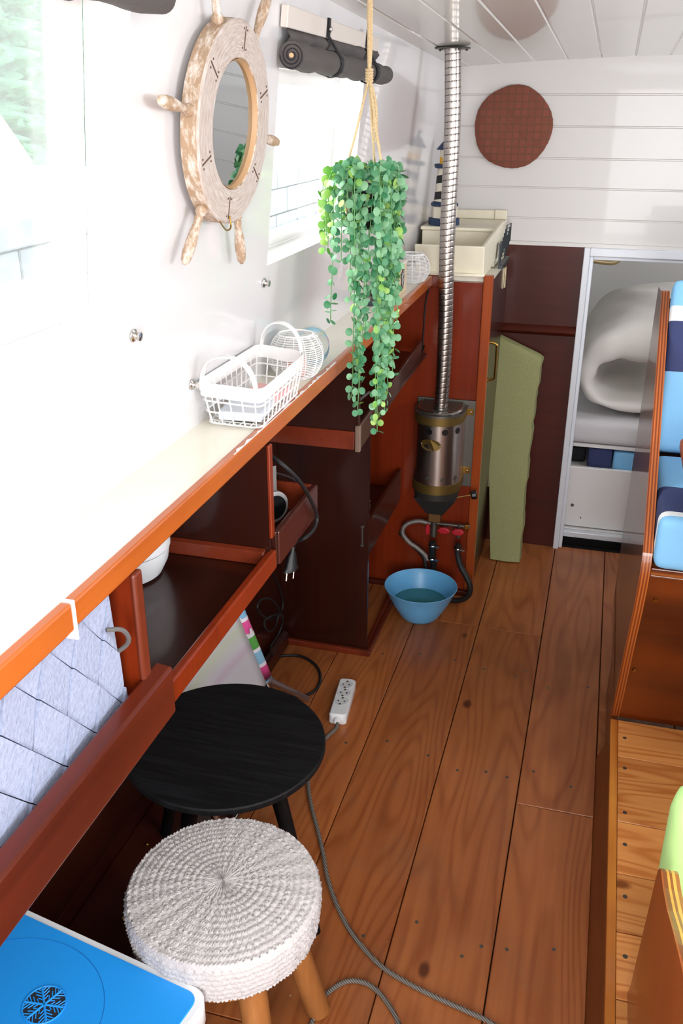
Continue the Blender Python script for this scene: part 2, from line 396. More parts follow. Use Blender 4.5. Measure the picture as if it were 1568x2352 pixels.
# sloping bilge board with brass screws along the foot of the lining
bm = BM(); prism(bm, [(-.944, .0), (-.78, .0), (-.80, .055), (-.944, .12)], 'Y', -.6, 1.95)
bil = S(build('trim_1', bm, MAHOG_Y, bevel=.003))
bm = BM()
for y, x_, z_ in ((1.0, -.86, .087), (1.3, -.86, .087), (1.62, -.86, .087), (1.12, -.90, .104), (1.5, -.90, .104), (1.8, -.90, .104)):
    ball(bm, (x_, y, z_), .005, 5)
build('screw_heads', bm, BRASS, bil, smooth='all')
# floor boards
rng = random.Random(3)
bm = BM()
fx = [-1.0, -.955, -.74, -.525, -.295, -.070, .135, .36, .6, .85, 1.1, 1.35]
joints = {5: [2.006], 3: [2.90], 4: [2.895], 2: [1.2], 1: [2.2], 6: [2.5], 7: [1.9]}
for i in range(len(fx) - 1):
    ys = [-.9] + joints.get(i, []) + [3.66]
    for a, b in zip(ys, ys[1:]):
        g = .0014
        box(bm, fx[i] + g, fx[i + 1] - g, a + g, b - g, -.022, 0)
S(build('floor', bm, PINE, bevel=.0015, seg=1))
bm = BM(); box(bm, -1.0, 1.4, -.96, 5.7, -.05, -.0225)
S(build('floor_sub', bm, DARK))
# screws set in the boards
fl = C.objects['floor']
bm = BM()
for x_ in (-.03, .08, -.11, -.25, -.35, -.46, -.15, -.58):
    for y_ in (1.52, 2.14, 2.62):
            u_, v_ = x_ + rng.uniform(-.02, .02), y_ + rng.uniform(-.05, .05)
            cyl(bm, (u_, v_, -.001), (u_, v_, .0006), .0045, n=10)
build('board_screws', bm, GREYMET, fl)
# dust flecks
# platform on the right: pine boards, ply trim, sloping riser
bm = BM(); py = [2.25, 2.085, 1.835, 1.665, 1.50, 1.335, 1.17, .99, .8, .55, .2, -.3, -.9]
for a, b in zip(py, py[1:]): box(bm, .1775, 1.30, b + .0014, a - .0014, .128, .15)
S(build('floor_platform', bm, PINE_X, bevel=.0012, seg=1))
pf = C.objects['floor_platform']; bm = BM()
for x_ in (.195,):
    for y_ in (2.17, 2.04, 1.87, 1.76, 1.60, 1.44, 1.25): cyl(bm, (x_, y_, .1495), (x_, y_, .1507), .0052, n=12)
build('board_screws', bm, GREYMET, pf)
bm = BM(); prism(bm, [(.158, .0), (.16, .14), (.176, .14), (.176, .0)], 'Y', -.9, 2.6)
prism(bm, [(.134, .0), (.155, .06), (.159, .135), (.163, .135), (.163, 0)], 'Y', -.9, 2.26)
S(build('trim_riser', bm, wood('riser_board', '#5c2c14', '#8a4a26', 'Y', 1, .35, .4, dist=.5, ring=.3)))
bm = BM(); box(bm, .157, .1765, -.9, 2.247, .132, .1515)
S(build('trim_platform_edge', bm, wood('ply_edge_long', '#a85a1e', '#d68e3c', 'Y', 1.5, .35, .4, dist=.3, ring=.8, fine=.7, stretch=30), bevel=.0015))
# lower end wall: mahogany panels with a moulding
bm = BM(); box(bm, -.372, -.080, 3.648, 3.664, .0, 1.243)
pm = S(build('wall_end_panel', bm, MAHOG_X))
bm = BM(); prism(bm, [(3.648, .905), (3.632, .912), (3.626, .922), (3.632, .934), (3.648, .944)], 'X', -.372, -.080)
S(build('trim_2', bm, MAHOG_X, smooth=True))
# doorway frame to the berth
bm = BM()
box(bm, -.080, -.058, 3.628, 3.70, .0, 1.243); box(bm, -.058, -.044, 3.645, 3.72, .0, 1.215)
box(bm, -.058, .62, 3.628, 3.70, 1.213, 1.243); box(bm, -.044, .60, 3.65, 3.72, 1.198, 1.213)
box(bm, .58, .60, 3.63, 3.72, .0, 1.213)
box(bm, -.058, .60, 3.70, 3.73, .03, .055)
S(build('door_1', bm, plain('door_frame_white', '#dfe2ea', .35, coat=.2), bevel=.003))
# berth cabin beyond the doorway
bm = BM()
box(bm, -.75, -.72, 3.73, 5.6, 0, 2.0); box(bm, -.75, 1.40, 5.6, 5.63, 0, 2.0); box(bm, -.75, 1.40, 3.74, 5.6, 1.55, 1.58)
S(build('wall_berth', bm, plain('berth_grey_white', '#cfccc8', .6)))
holes_wall('wall_berth_right', [3.73, 5.6], [0, 2.0], [(4.3, 4.95, 1.05, 1.45)], lambda u, v, o: Vector((1.38 + o, u, v)), WHITEP, 0, .04)
bm = BM(); box(bm, -.12, .9, 3.735, 4.6, -.02, .008); S(build('floor_berth', bm, DARK))

# ================================================================== OUTSIDE
HEDGE = plain('hedge_green', '#416f56', .8, var=.45, bscale=22, bump=.5)
STONE = plain('quay_stone', '#7b8087', .8, var=.25, bscale=6, bump=.4)
bm = BM()
bmesh.ops.create_grid(bm, x_segments=300, y_segments=110, size=1)
for v in bm.verts:
    u, q = v.co.x, v.co.y
    v.co = Vector((-5.2 + .25 * math.sin(u * 31 + q * 17) * math.cos(q * 23 - u * 7) + .14 * math.sin(u * 83) * math.sin(q * 61) - .1 * q, 5.5 + u * 4.6, 2.75 + q * 1.6))
hm = bm.faces[:]
rh = random.Random(12)
for v in bm.verts: v.co += Vector((rh.uniform(-.05, .05), rh.uniform(-.012, .012), rh.uniform(-.012, .012)))
T(build('hedge', bm, HEDGE, smooth='all'), 'tall clipped green hedge outside on the far bank, seen through the left window', 'hedge')
bm = BM()
for j, (z0, z1) in enumerate(((1.03, 1.18), (.80, 1.02), (.55, .79), (.2, .54))):
    y = -1 - .3 * (j % 2)
    while y < 16:
        box(bm, -3.4, -3.0 + .02 * (j == 0), y + .006, y + .62, z0, z1); y += .63
T(build('quay_wall', bm, STONE, bevel=.012), 'low stone block quay wall across the water outside the left window', 'wall')
bm = BM(); box(bm, -12, -3.41, -2, 18, .9, 1.12)
S(build('ground_bank', bm, plain('bank_grass', '#b4cf92', .9, var=.3, bscale=5)))
bm = BM(); box(bm, -3.0, -1.3, -2, 18, .10, .2)
S(build('ground_water', bm, plain('canal_water', '#6c746c', .12, bump=.6, bscale=7)))
def outboat():
    r = empty('moored_boat', (-4.2, 5.9, 1.12), 'white boat on the far bank beyond the left window', 'boat')
    bm = BM(); prism(bm, [(4.6, 1.12), (7.4, 1.12), (7.6, 1.42), (7.0, 1.46), (4.4, 1.46)], 'X', -4.7, -3.8); build('hull', bm, WHITEP, r, bevel=.03)
    bm = BM(); prism(bm, [(4.9, 1.46), (7.0, 1.46), (6.6, 1.86), (5.3, 1.86)], 'X', -4.55, -3.95); build('cabin', bm, WHITEP, r, bevel=.03)
outboat()
bpy.context.view_layer.update(); C.objects['moored_boat'].location.y -= .9; C.objects['moored_boat'].location.z -= .12

# ================================================================== LEFT SIDE FURNITURE
# long white gunwale shelf with an orange varnished edge
bm = BM(); box(bm, -.974, -.556, -.88, 3.12, 1.172, 1.2)
gs = T(build('window_shelf', bm, COUNTER), 'long white painted shelf under the windows with a varnished wooden edge', 'shelf')
bm = BM()
box(bm, -.5555, -.540, -.88, .795, 1.168, 1.2035)
build('front_edge', bm, ORANGE_Y, gs, bevel=.003)
bm = BM(); hexa(bm, [(-.5555, .799, 1.170), (-.540, .799, 1.170), (-.553, 3.10, 1.170), (-.5685, 3.10, 1.170), (-.5555, .799, 1.2035), (-.540, .799, 1.2035), (-.553, 3.10, 1.2035), (-.5685, 3.10, 1.2035)])
build('front_edge', bm, ORANGE_Y, gs, bevel=.003)
bm = BM(); box(bm, -.5605, -.4995, 3.101, 3.116, 1.165, 1.2035); build('end_edge', bm, RED_Y, gs, bevel=.003)
bm = BM(); box(bm, -.556, -.5385, .7955, .7985, 1.155, 1.206); build('joint_strip', bm, WHITEP, gs, label='white strip in the edge joint')
# paint worn off along the edge
bm = BM(); rr = random.Random(5); ys_ = [1.30 + .012 * i for i in range(52)]; ws_ = [rr.choice((.0006, .001, .0035, .006, .004)) for _ in ys_]
for h in (1.2034, 1.2042):
    prism(bm, [(-.5412 - .0056 * (y - .8), y) for y in ys_] + [(-.5416 - .0056 * (y - .8) - w_, y) for y, w_ in zip(ys_[::-1], ws_)], 'Z', 1.2031, 1.2042); break
build('chipped_paint', bm, WHITEP, gs)

# open shelf nearest the camera, holding the felt basket
def unit(name, loc, label, cat='shelf', group=None): return empty(name, loc, label, cat, group)
u1 = unit('low_shelf', (-.74, .4, .92), 'dark mahogany shelf nearest the camera with deep front board, under the white window shelf')
bm = BM(); box(bm, -.944, -.547, -.5, .953, .925, .94); build('shelf_board', bm, MAHOG_Y, u1)
bm = BM(); prism(bm, [(-.546, .926), (-.520, .926), (-.520, 1.003), (-.546, 1.006)], 'Y', -.5, .985); build('front_board', bm, wood('deep_front_board', '#3c1209', '#6e2a17', 'Y', 1.0, .36, .4, dist=.8, ring=.35, fine=.5), u1, bevel=.004)
bm = BM(); box(bm, -.944, -.548, .940, .954, .9405, 1.168); d1 = build('divider', bm, RED_Z, u1)
bm = BM(); box(bm, -.5475, -.538, .936, .958, 1.004, 1.168); build('divider_edge', bm, wood('worn_edge', '#3c140b', '#74301b', 'Z', 1.5, .4, .3, dist=.6), u1, bevel=.004)
u2 = unit('low_shelf', (-.74, 1.2, .92), 'middle mahogany shelf with a thin raised lip, holding the white plastic pot')
bm = BM(); box(bm, -.944, -.552, .956, 1.448, .922, .936); build('shelf_board', bm, wood('shelf_dark', '#1f0b06', '#361309', 'Y', 1, .34, .5, dist=.4, ring=.2), u2)
bm = BM(); box(bm, -.551, -.536, .9865, 1.463, .918, .957); build('front_lip', bm, RED_Z, u2, bevel=.003)
bm = BM(); prism(bm, [(1.430, .9365), (1.448, .9365), (1.448, .964), (1.436, .960)], 'X', -.944, -.552); build('end_lip', bm, RED_Y, u2, bevel=.002)
bm = BM(); box(bm, -.944, -.545, 1.449, 1.461, .935, 1.168); build('divider', bm, MAHOG_Z, u2)
bm = BM(); box(bm, -.5445, -.538, 1.447, 1.463, .985, 1.168); build('divider_edge', bm, RED_Z, u2, bevel=.002)
u3 = unit('tray_shelf', (-.7, 1.6, .92), 'short mahogany tray shelf in the middle with black cable hanging over its front')
bm = BM(); box(bm, -.944, -.548, 1.477, 1.710, .918, .928); build('shelf_board', bm, MAHOG_Y, u3)
bm = BM(); box(bm, -.547, -.534, 1.4755, 1.722, .918, .988); build('front_board', bm, wood('tray_front', '#34120c', '#51201a', 'Y', 1, .34, .5, dist=.4, ring=.2), u3, bevel=.003)
bm = BM(); box(bm, -.944, -.5475, 1.7105, 1.722, .918, .988); build('end_board', bm, RED_Y, u3, bevel=.002)
bm = BM(); box(bm, -.547, -.536, 1.464, 1.475, .922, .992); build('corner_post', bm, MAHOG_Z, u3, bevel=.002)
u4 = unit('box_shelf', (-.7, 2.4, .93), 'mahogany box shelf high under the window shelf behind the trailing plant')
bm = BM(); box(bm, -.944, -.545, 2.090, 2.102, .985, 1.168); build('side_panel', bm, MAHOG_Z, u4)
bm = BM(); prism(bm, [(2.080, .938), (2.092, .938), (2.092, .984), (2.086, .984)], 'X', -.944, -.55); build('lower_rail', bm, RED_Y, u4, bevel=.002)
bm = BM(); box(bm, -.944, -.554, 2.103, 3.06, .938, .950); build('shelf_board', bm, MAHOG_Y, u4)
bm = BM(); box(bm, -.549, -.536, 2.084, 2.098, .932, 1.0); build('corner_post', bm, wood('worn_post', '#3a2a20', '#8a7466', 'Z', 2, .5, .1, dist=.8), u4, bevel=.002)
bm = BM(); hexa(bm, [(-.549, 2.099, .935), (-.537, 2.099, .935), (-.565, 3.02, .935), (-.577, 3.02, .935), (-.549, 2.099, 1.0), (-.537, 2.099, 1.0), (-.565, 3.02, 1.0), (-.577, 3.02, 1.0)])
build('front_board', bm, MAHOG_Y, u4, bevel=.003)
bm = BM(); box(bm, -.546, -.5405, 2.088, 2.104, 1.0, 1.168); build('divider_edge', bm, MAHOG_Z, u4, bevel=.002)
# tall cabinet standing on the floor
tc_ = unit('tall_cabinet', (-.8, 2.85, 0), 'tall dark mahogany open cabinet standing on the floor beside the blue bowl', 'cabinet')
bm = BM(); box(bm, -.944, -.640, 2.610, 2.624, .0, .931); build('side_panel', bm, MAHOG_Z, tc_)
bm = BM(); box(bm, -.944, -.90, 2.624, 3.10, .0, .931); build('back_panel', bm, MAHOG_Z, tc_)
bm = BM(); box(bm, -.90, -.655, 2.6245, 3.104, .415, .425); build('middle_shelf', bm, MAHOG_Y, tc_)
bm = BM(); box(bm, -.654, -.640, 2.6245, 3.104, .372, .497); build('front_board', bm, MAHOG_Y, tc_, bevel=.003)
bm = BM(); box(bm, -.654, -.640, 2.6245, 3.104, .0, .022); box(bm, -.944, -.625, 2.594, 2.6095, .0, .022); box(bm, -.6395, -.625, 2.6095, 3.10, 0, .022)
build('plinth', bm, RED_Y, tc_, bevel=.003)
bm = BM(); cyl(bm, (-.658, 2.610, .482), (-.658, 2.602, .482), .0055, n=12); cyl(bm, (-.658, 2.610, .416), (-.658, 2.602, .416), .0055, n=12); box(bm, -.6605, -.6555, 2.6045, 2.608, .416, .482)
build('catch', bm, GREYMET, tc_, smooth=True, label='small metal catch')
bm = BM(); prism(bm, [(-.935, .0), (-.915, .0), (-.915, .05), (-.935, .06)], 'Y', 1.951, 2.594); S(build('baseboard_left', bm, MAHOG_Y, bevel=.003))

# stove bulkhead and cupboard behind it
sb = unit('cupboard', (-.65, 3.4, 0), 'red mahogany cupboard behind the wall heater with brass handle and hinges', 'cupboard')
bm = BM(); box(bm, -.944, -.386, 3.130, 3.150, .0, 1.1815); build('front_panel', bm, RED_Z, sb)
bm = BM(); box(bm, -.384, -.352, 3.118, 3.150, .03, 1.208); build('stile', bm, ORANGE_Z, sb, bevel=.004)
bm = BM(); box(bm, -.376, -.360, 3.1505, 3.62, .03, 1.181); dr = build('door', bm, MAHOG_Z, sb)
bm = BM(); tube(bm, smoothpath([(-.359, 3.20, .968), (-.335, 3.20, .962), (-.332, 3.20, .94), (-.332, 3.20, .86), (-.335, 3.20, .838), (-.359, 3.20, .832)]), .0042); cyl(bm, (-.3595, 3.20, .968), (-.354, 3.20, .968), .008); cyl(bm, (-.3595, 3.20, .832), (-.354, 3.20, .832), .008)
build('handle', bm, BRASS, dr, smooth=True, label='curved brass handle')
for z in (1.10, .30):
    bm = BM(); box(bm, -.3595, -.357, 3.60 - .09, 3.60 - .05, z, z + .075); cyl(bm, (-.355, 3.57 - .035, z), (-.355, 3.57 - .035, z + .075), .005, n=10); box(bm, -.3595, -.357, 3.54, 3.57, z, z + .075)
    build('hinge', bm, plain('hinge_metal', '#b3a88c', .35, metal=.7), dr, smooth=True)
bm = BM(); box(bm, -.944, -.352, 3.108, 3.1295, .0, .02); build('plinth', bm, MAHOG_X, sb, bevel=.003)

# ================================================================== THINGS ON THE LEFT WALL
def pitted(name, base, pit, rough=.6, metal=0.0, attr='pit'):
    m, n, l, b = mat(name); a = n.new('ShaderNodeAttribute'); a.attribute_name = attr
    mx = n.new('ShaderNodeMix'); mx.data_type = 'RGBA'; mx.inputs[6].default_value = rgb(base); mx.inputs[7].default_value = rgb(pit)
    l.new(a.outputs['Fac'], mx.inputs[0]); l.new(mx.outputs[2], b.inputs['Base Color']); b.inputs['Roughness'].default_value = rough; b.inputs['Metallic'].default_value = metal
    return m
def washed(name, a, b_, sc_=(6, 60, 60), polar=False, lo=.42, hi=.58):
    m, n, l, b = mat(name); tc = n.new('ShaderNodeTexCoord'); mp = n.new('ShaderNodeMapping'); mp.inputs['Scale'].default_value = sc_
    l.new(tc.outputs['Object'], mp.inputs[0]); nz = n.new('ShaderNodeTexNoise'); nz.inputs['Scale'].default_value = 1; nz.inputs['Detail'].default_value = 6; nz.inputs['Roughness'].default_value = .7
    l.new(mp.outputs[0], nz.inputs['Vector']); r = n.new('ShaderNodeMapRange'); r.inputs[1].default_value = lo; r.inputs[2].default_value = hi
    if polar:      # brushed round the ring
        sp = n.new('ShaderNodeSeparateXYZ'); l.new(tc.outputs['Object'], sp.inputs[0]); at = n.new('ShaderNodeMath'); at.operation = 'ARCTAN2'; l.new(sp.outputs[1], at.inputs[0]); l.new(sp.outputs[2], at.inputs[1])
        le = n.new('ShaderNodeVectorMath'); le.operation = 'LENGTH'; l.new(tc.outputs['Object'], le.inputs[0]); cb = n.new('ShaderNodeCombineXYZ')
        m1 = n.new('ShaderNodeMath'); m1.operation = 'MULTIPLY'; m1.inputs[1].default_value = 5; l.new(at.outputs[0], m1.inputs[0]); l.new(m1.outputs[0], cb.inputs[0])
        m2 = n.new('ShaderNodeMath'); m2.operation = 'MULTIPLY'; m2.inputs[1].default_value = 420; l.new(le.outputs['Value'], m2.inputs[0]); l.new(m2.outputs[0], cb.inputs[1]); l.new(cb.outputs[0], nz.inputs['Vector'])
    l.new(nz.outputs['Fac'], r.inputs[0]); mx = n.new('ShaderNodeMix'); mx.data_type = 'RGBA'; mx.inputs[6].default_value = rgb(a); mx.inputs[7].default_value = rgb(b_)
    l.new(r.outputs[0], mx.inputs[0]); l.new(mx.outputs[2], b.inputs['Base Color']); b.inputs['Roughness'].default_value = .6
    bp = n.new('ShaderNodeBump'); bp.inputs['Strength'].default_value = .3; bp.inputs['Distance'].default_value = .002; l.new(nz.outputs['Fac'], bp.inputs['Height']); l.new(bp.outputs['Normal'], b.inputs['Normal'])
    return m
WASH = washed('whitewashed_wood', '#a8968a', '#ddd6d2', polar=True, lo=.35, hi=.75)
WASHT = washed('whitewashed_tan', '#ab8f74', '#e6dcd2', (110, 50, 45), lo=.46, hi=.66)
# ---- ship's wheel mirror
wc_y, wc_z = 1.455, 1.697
def wp(r, a, off): return W(wc_y + r * math.cos(a), wc_z + r * math.sin(a), off)
wheel = empty('ship_wheel_mirror', wp(0, 0, .0), 'whitewashed wooden ship wheel mirror with six handles on the white wall between the windows', 'mirror')
def ringmesh(bm, prof, n=72):
    rings = []
    for r, o in prof: rings.append([bm.verts.new(wp(r, 2 * PI * k / n, o)) for k in range(n)])
    for a, b in zip(rings, rings[1:] + rings[:1]):
        for k in range(n): bm.faces.new((a[k], a[(k + 1) % n], b[(k + 1) % n], b[k]))
bm = BM(); ringmesh(bm, [(.094, .037), (.096, .040), (.1445, .040), (.148, .037)][:] + [(.148, .012), (.094, .012)])
for f in bm.faces:
    pass
rim = build('rim', bm, [WASH, WASHT], wheel, smooth=True, angle=30)
for p in rim.data.polygons:
    if abs(p.normal.dot(WN)) < .7: p.material_index = 1
bm = BM(); ringmesh(bm, [(.0905, .0325), (.0935, .0385), (.0935, .012), (.0905, .012)]); build('inner_rim', bm, plain('tan_bare_wood', '#c09a72', .5), wheel, smooth=True)
MG = .031
bm = BM(); rr_ = [bm.verts.new(wp(.0902, 2 * PI * k / 48, MG)) for k in range(48)]; bm.faces.new(rr_)
q_ = [bm.verts.new(wp(.0902, 2 * PI * k / 48, .0125)) for k in range(48)]; bm.faces.new(q_[::-1])
for k in range(48): bm.faces.new((rr_[k], q_[k], q_[(k + 1) % 48], rr_[(k + 1) % 48]))
build('mirror_glass', bm, plain('mirror', '#b9bcbc', .02, metal=1), wheel)
for k in range(6):
    a = math.radians(-8 + 60 * k); d = (wp(1, a, 0) - wp(0, a, 0)).normalized()
    bm = BM(); L = .098
    lathe(bm, [(.0080, 0), (.0092, .004), (.0085, .010), (.0055, .014), (.0068, .020), (.0056, .026), (.0075, .042), (.0092, .062), (.0090, .078), (.0070, .092), (.003, L)], wp(.147, a, .025), d, 14)
    build('handle', bm, WASHT, wheel, smooth='all')
    a = math.radians(22 + 60 * k)
    bm = BM(); r0, r1 = .106, .140; t = Vector(wp(0, 0, 0)); tn = (wp(1, a + PI / 2, 0) - wp(0, 0, 0)).normalized() * .0013
    P0, P1 = wp(r0, a, .0398), wp(r1, a, .0398)
    hexa(bm, [P0 - tn, P1 - tn, P1 + tn, P0 + tn, P0 - tn + WN * .0008, P1 - tn + WN * .0008, P1 + tn + WN * .0008, P0 + tn + WN * .0008])
    for r_, s_ in ((.109, 1), (.109, -1), (.136, 1), (.136, -1)):
        c_ = wp(r_, a, .0398) + tn * 5.5 * s_; cyl(bm, c_, c_ + WN * .0009, .0017, n=8)
    build('slot', bm, plain('slot_brown', '#5a4034', .7), wheel, label='dark slot with four pin holes')
bm = BM(); tube(bm, smoothpath([wp(.135, math.radians(262), .042), wp(.152, math.radians(262), .046), wp(.158, math.radians(255), .046), wp(.156, math.radians(240), .05)], 4), .0014, 6)
build('hook', bm, BRASS, wheel, smooth=True, label='bent brass wire hook')

# ---- rolled blinds
def blind(y0, y1, zt, label, straps, plate=True):
    r = empty('roller_blind', W((y0 + y1) / 2, zt, 0), label, 'blind')
    if plate:
        bm = BM(); hexa(bm, [W(y0, zt - .012, .002), W(y1, zt - .018, .002), W(y1, zt - .018, .016), W(y0, zt - .012, .016), W(y0, zt + .024, .002), W(y1, zt + .012, .002), W(y1, zt + .012, .016), W(y0, zt + .024, .016)])
        build('batten', bm, plain('blind_batten', '#d9d0c8', .5), r, bevel=.002)
        bm = BM()      # gathered cloth between batten and roll
        n = 40
        rows = []
        for k in range(n + 1):
            y = y0 + .01 + (y1 - y0 - .02) * k / n; wv = .004 * math.sin(k * 1.1) + .003 * math.sin(k * .47)
            rows.append([bm.verts.new(W(y, zt - .012 - .013 * j / 1.0 * 1, .012 + wv * j + .010 * (j == 1))) for j in (0, 1, 2, 3)])
        for a, b in zip(rows, rows[1:]):
            for j in range(3): bm.faces.new((a[j], b[j], b[j + 1], a[j + 1]))
        o = build('gathered_cloth', bm, GREYFAB, r, smooth='all'); sm = o.modifiers.new('s', 'SOLIDIFY'); sm.thickness = .003
    zr = zt - .055; rad = .0235
    bm = BM(); A = W(y0 - .004, zr, rad + .006); B = W(y1 + .05, zr - .012, rad + .004); n = 30
    pts = [A.lerp(B, i / n) + Vector((0, 0, .0018 * math.sin(i * 1.3))) for i in range(n + 1)]
    tube(bm, pts, rad, 24, rf=lambda t: rad * (1 + .03 * math.sin(t * 23) - .12 * t))
    build('rolled_cloth', bm, GREYFAB, r, smooth=True)
    bm = BM()            # spiral seen on the end of the roll
    d = (A - B).normalized(); u, v = frame_of(d); sp = [A + d * .0006 + (u * math.cos(t) + v * math.sin(t)) * (.003 + .0195 * t / (6 * PI)) for t in [6 * PI * i / 70 for i in range(71)]]
    tube(bm, sp, .0012, 6); build('roll_end', bm, plain('fabric_dark', '#26242a', .9), r, smooth=True)
    bm = BM(); cyl(bm, A + d * .0005, A + d * .004, .0042, n=8); build('dowel', bm, plain('bare_dowel', '#d8b98c', .7), r)
    for sy in straps:
        bm = BM(); c = A.lerp(B, (sy - y0) / (y1 - y0 + .05)); pts = []
        path = [W(sy, zt + .022, .018), W(sy, zt - .01, .019)]
        for k in range(9):
            a = math.radians(60 - 30 * k); path.append(c + WN * (rad + .003) * math.cos(a) + WV * (rad + .003) * math.sin(a))
        wv = Vector((0, .010, 0)); rows = []
        for i, p in enumerate(path):
            rows.append([bm.verts.new(p - wv), bm.verts.new(p + wv)])
        for a, b in zip(rows, rows[1:]): bm.faces.new((a[0], a[1], b[1], b[0]))
        o = build('strap', bm, STRAP, r, smooth='all'); sm = o.modifiers.new('s', 'SOLIDIFY'); sm.thickness = .002; sm.offset = 1
        bm = BM(); p = W(sy, zt + .002, .0205); lathe(bm, [(.0055, 0), (.0055, .002), (.003, .004)], p, WN, 12); build('snap', bm, CHROME, o, smooth=True)
    return r
blind(1.735, 2.425, 1.862, 'grey rolled up blind with two black straps above the small window', (1.985, 2.30))
blind(.30, 1.16, 1.915, 'grey rolled up blind above the large window at the left edge', (.98,))

# ---- turn studs on the wall
for i, (y, z, lb) in enumerate(((1.187, 1.417, 'metal stud on the white wall below the corner of the large window'), (1.737, 1.401, 'metal stud on the white wall right of the wheel mirror, below the small window'), (1.40, 1.285, 'metal stud low on the white wall left of the wire basket'))):
    bm = BM(); lathe(bm, [(.0095, 0), (.0095, .002), (.006, .004), (.005, .007), (.0065, .009), (.0065, .012), (.003, .013)], W(y, z, .001), WN, 20)
    T(build('wall_stud', bm, CHROME, smooth=True), lb, 'stud')

# ---- trailing plant in a hanging pot
PX, PY = -.49, 1.945
plant = empty('hanging_plant', (PX, PY, 1.50), 'green trailing plant in a black pot hanging on a jute cord by the window', 'plant')
bm = BM(); lathe(bm, [(.030, 1.487), (.033, 1.49), (.046, 1.578), (.049, 1.58), (.049, 1.586), (.044, 1.586), (.042, 1.57)], (PX, PY, 0), n=28); build('pot', bm, plain('black_pot', '#0d0e0f', .35), plant, smooth=True)
JUTE = plain('jute', '#cdb48c', .9, var=.2, bscale=300)
HK = Vector((-.49, 1.935, ceil_z(-.49, 1.935)))
ROPES = []
bm = BM()
knot = Vector((-.488, 1.94, 1.775))
tube(bm, [HK, Vector((-.489, 1.937, 1.83)), knot], .0035, 8)
tube(bm, [HK + Vector((.004, .004, 0)), Vector((-.485, 1.941, 1.83)), knot], .003, 8)
for k in range(5):
    tube(bm, [knot + Vector((math.cos(t) * .006, math.sin(t) * .006, .012 - k * .005)) for t in [2 * PI * i / 10 for i in range(10)]], .0028, 6, closed=True)
tube(bm, smoothpath([knot, knot + Vector((.012, .008, -.05)), knot + Vector((.014, .012, -.10)), knot + Vector((.02, .014, -.135))]), .003, 6)
tube(bm, smoothpath([knot, knot + Vector((.004, .02, -.05)), knot + Vector((.008, .018, -.09)), knot + Vector((.012, .02, -.12))]), .0028, 6)
for a in (205, 325, 85):
    e = Vector((PX + .048 * math.cos(math.radians(a)), PY + .048 * math.sin(math.radians(a)), 1.582)); f = e + Vector((-.01 * math.cos(math.radians(a)), -.01 * math.sin(math.radians(a)), -.09))
    tube(bm, smoothpath([knot, knot.lerp(e, .5), e, f]), .0026, 6)
build('jute_cord', bm, JUTE, plant, smooth=True, label='twisted jute hanging cord')
bm = BM(); lathe(bm, [(.008, 0), (.008, -.003)], HK + Vector((0, 0, .001)), (0, 0, 1), 12); tube(bm, [HK + Vector((.006 * math.cos(t), 0, -.008 + .006 * math.sin(t))) for t in [i * .5 for i in range(11)]], .0012, 6); build('ceiling_hook', bm, BRASS, plant, smooth=True)
def leafmat(name, c1, c2):
    m, n, l, b = mat(name); gi = n.new('ShaderNodeNewGeometry'); mx = n.new('ShaderNodeMix'); mx.data_type = 'RGBA'
    mx.inputs[6].default_value = rgb(c1); mx.inputs[7].default_value = rgb(c2); l.new(gi.outputs['Random Per Island'], mx.inputs[0]); l.new(mx.outputs[2], b.inputs['Base Color'])
    b.inputs['Roughness'].default_value = .45
    tr = n.new('ShaderNodeBsdfTranslucent'); l.new(mx.outputs[2], tr.inputs[0]); ms = n.new('ShaderNodeMixShader'); ms.inputs[0].default_value = .3
    o = [q for q in n if q.type == 'OUTPUT_MATERIAL'][0]; l.new(b.outputs[0], ms.inputs[1]); l.new(tr.outputs[0], ms.inputs[2]); l.new(ms.outputs[0], o.inputs[0]); return m
LEAF = leafmat('leaf_green', '#3f8f60', '#9bd0a2'); LEAFY = leafmat('leaf_yellow_green', '#7fbe58', '#bfe07e')
def leaf(bm, c, nrm, r, dirv, mi=0):
    nrm = Vector(nrm).normalized(); d = (Vector(dirv) - nrm * Vector(dirv).dot(nrm)).normalized(); s = nrm.cross(d); n = 8
    ce = bm.verts.new(c + nrm * r * .28); ring = [bm.verts.new(c + (d * math.cos(2 * PI * k / n) * 1.05 + s * math.sin(2 * PI * k / n)) * r) for k in range(n)]
    bk = bm.verts.new(c - nrm * r * .12)
    for k in range(n):
        f = bm.faces.new((ce, ring[k], ring[(k + 1) % n])); f.material_index = mi; f = bm.faces.new((bk, ring[(k + 1) % n], ring[k])); f.material_index = mi
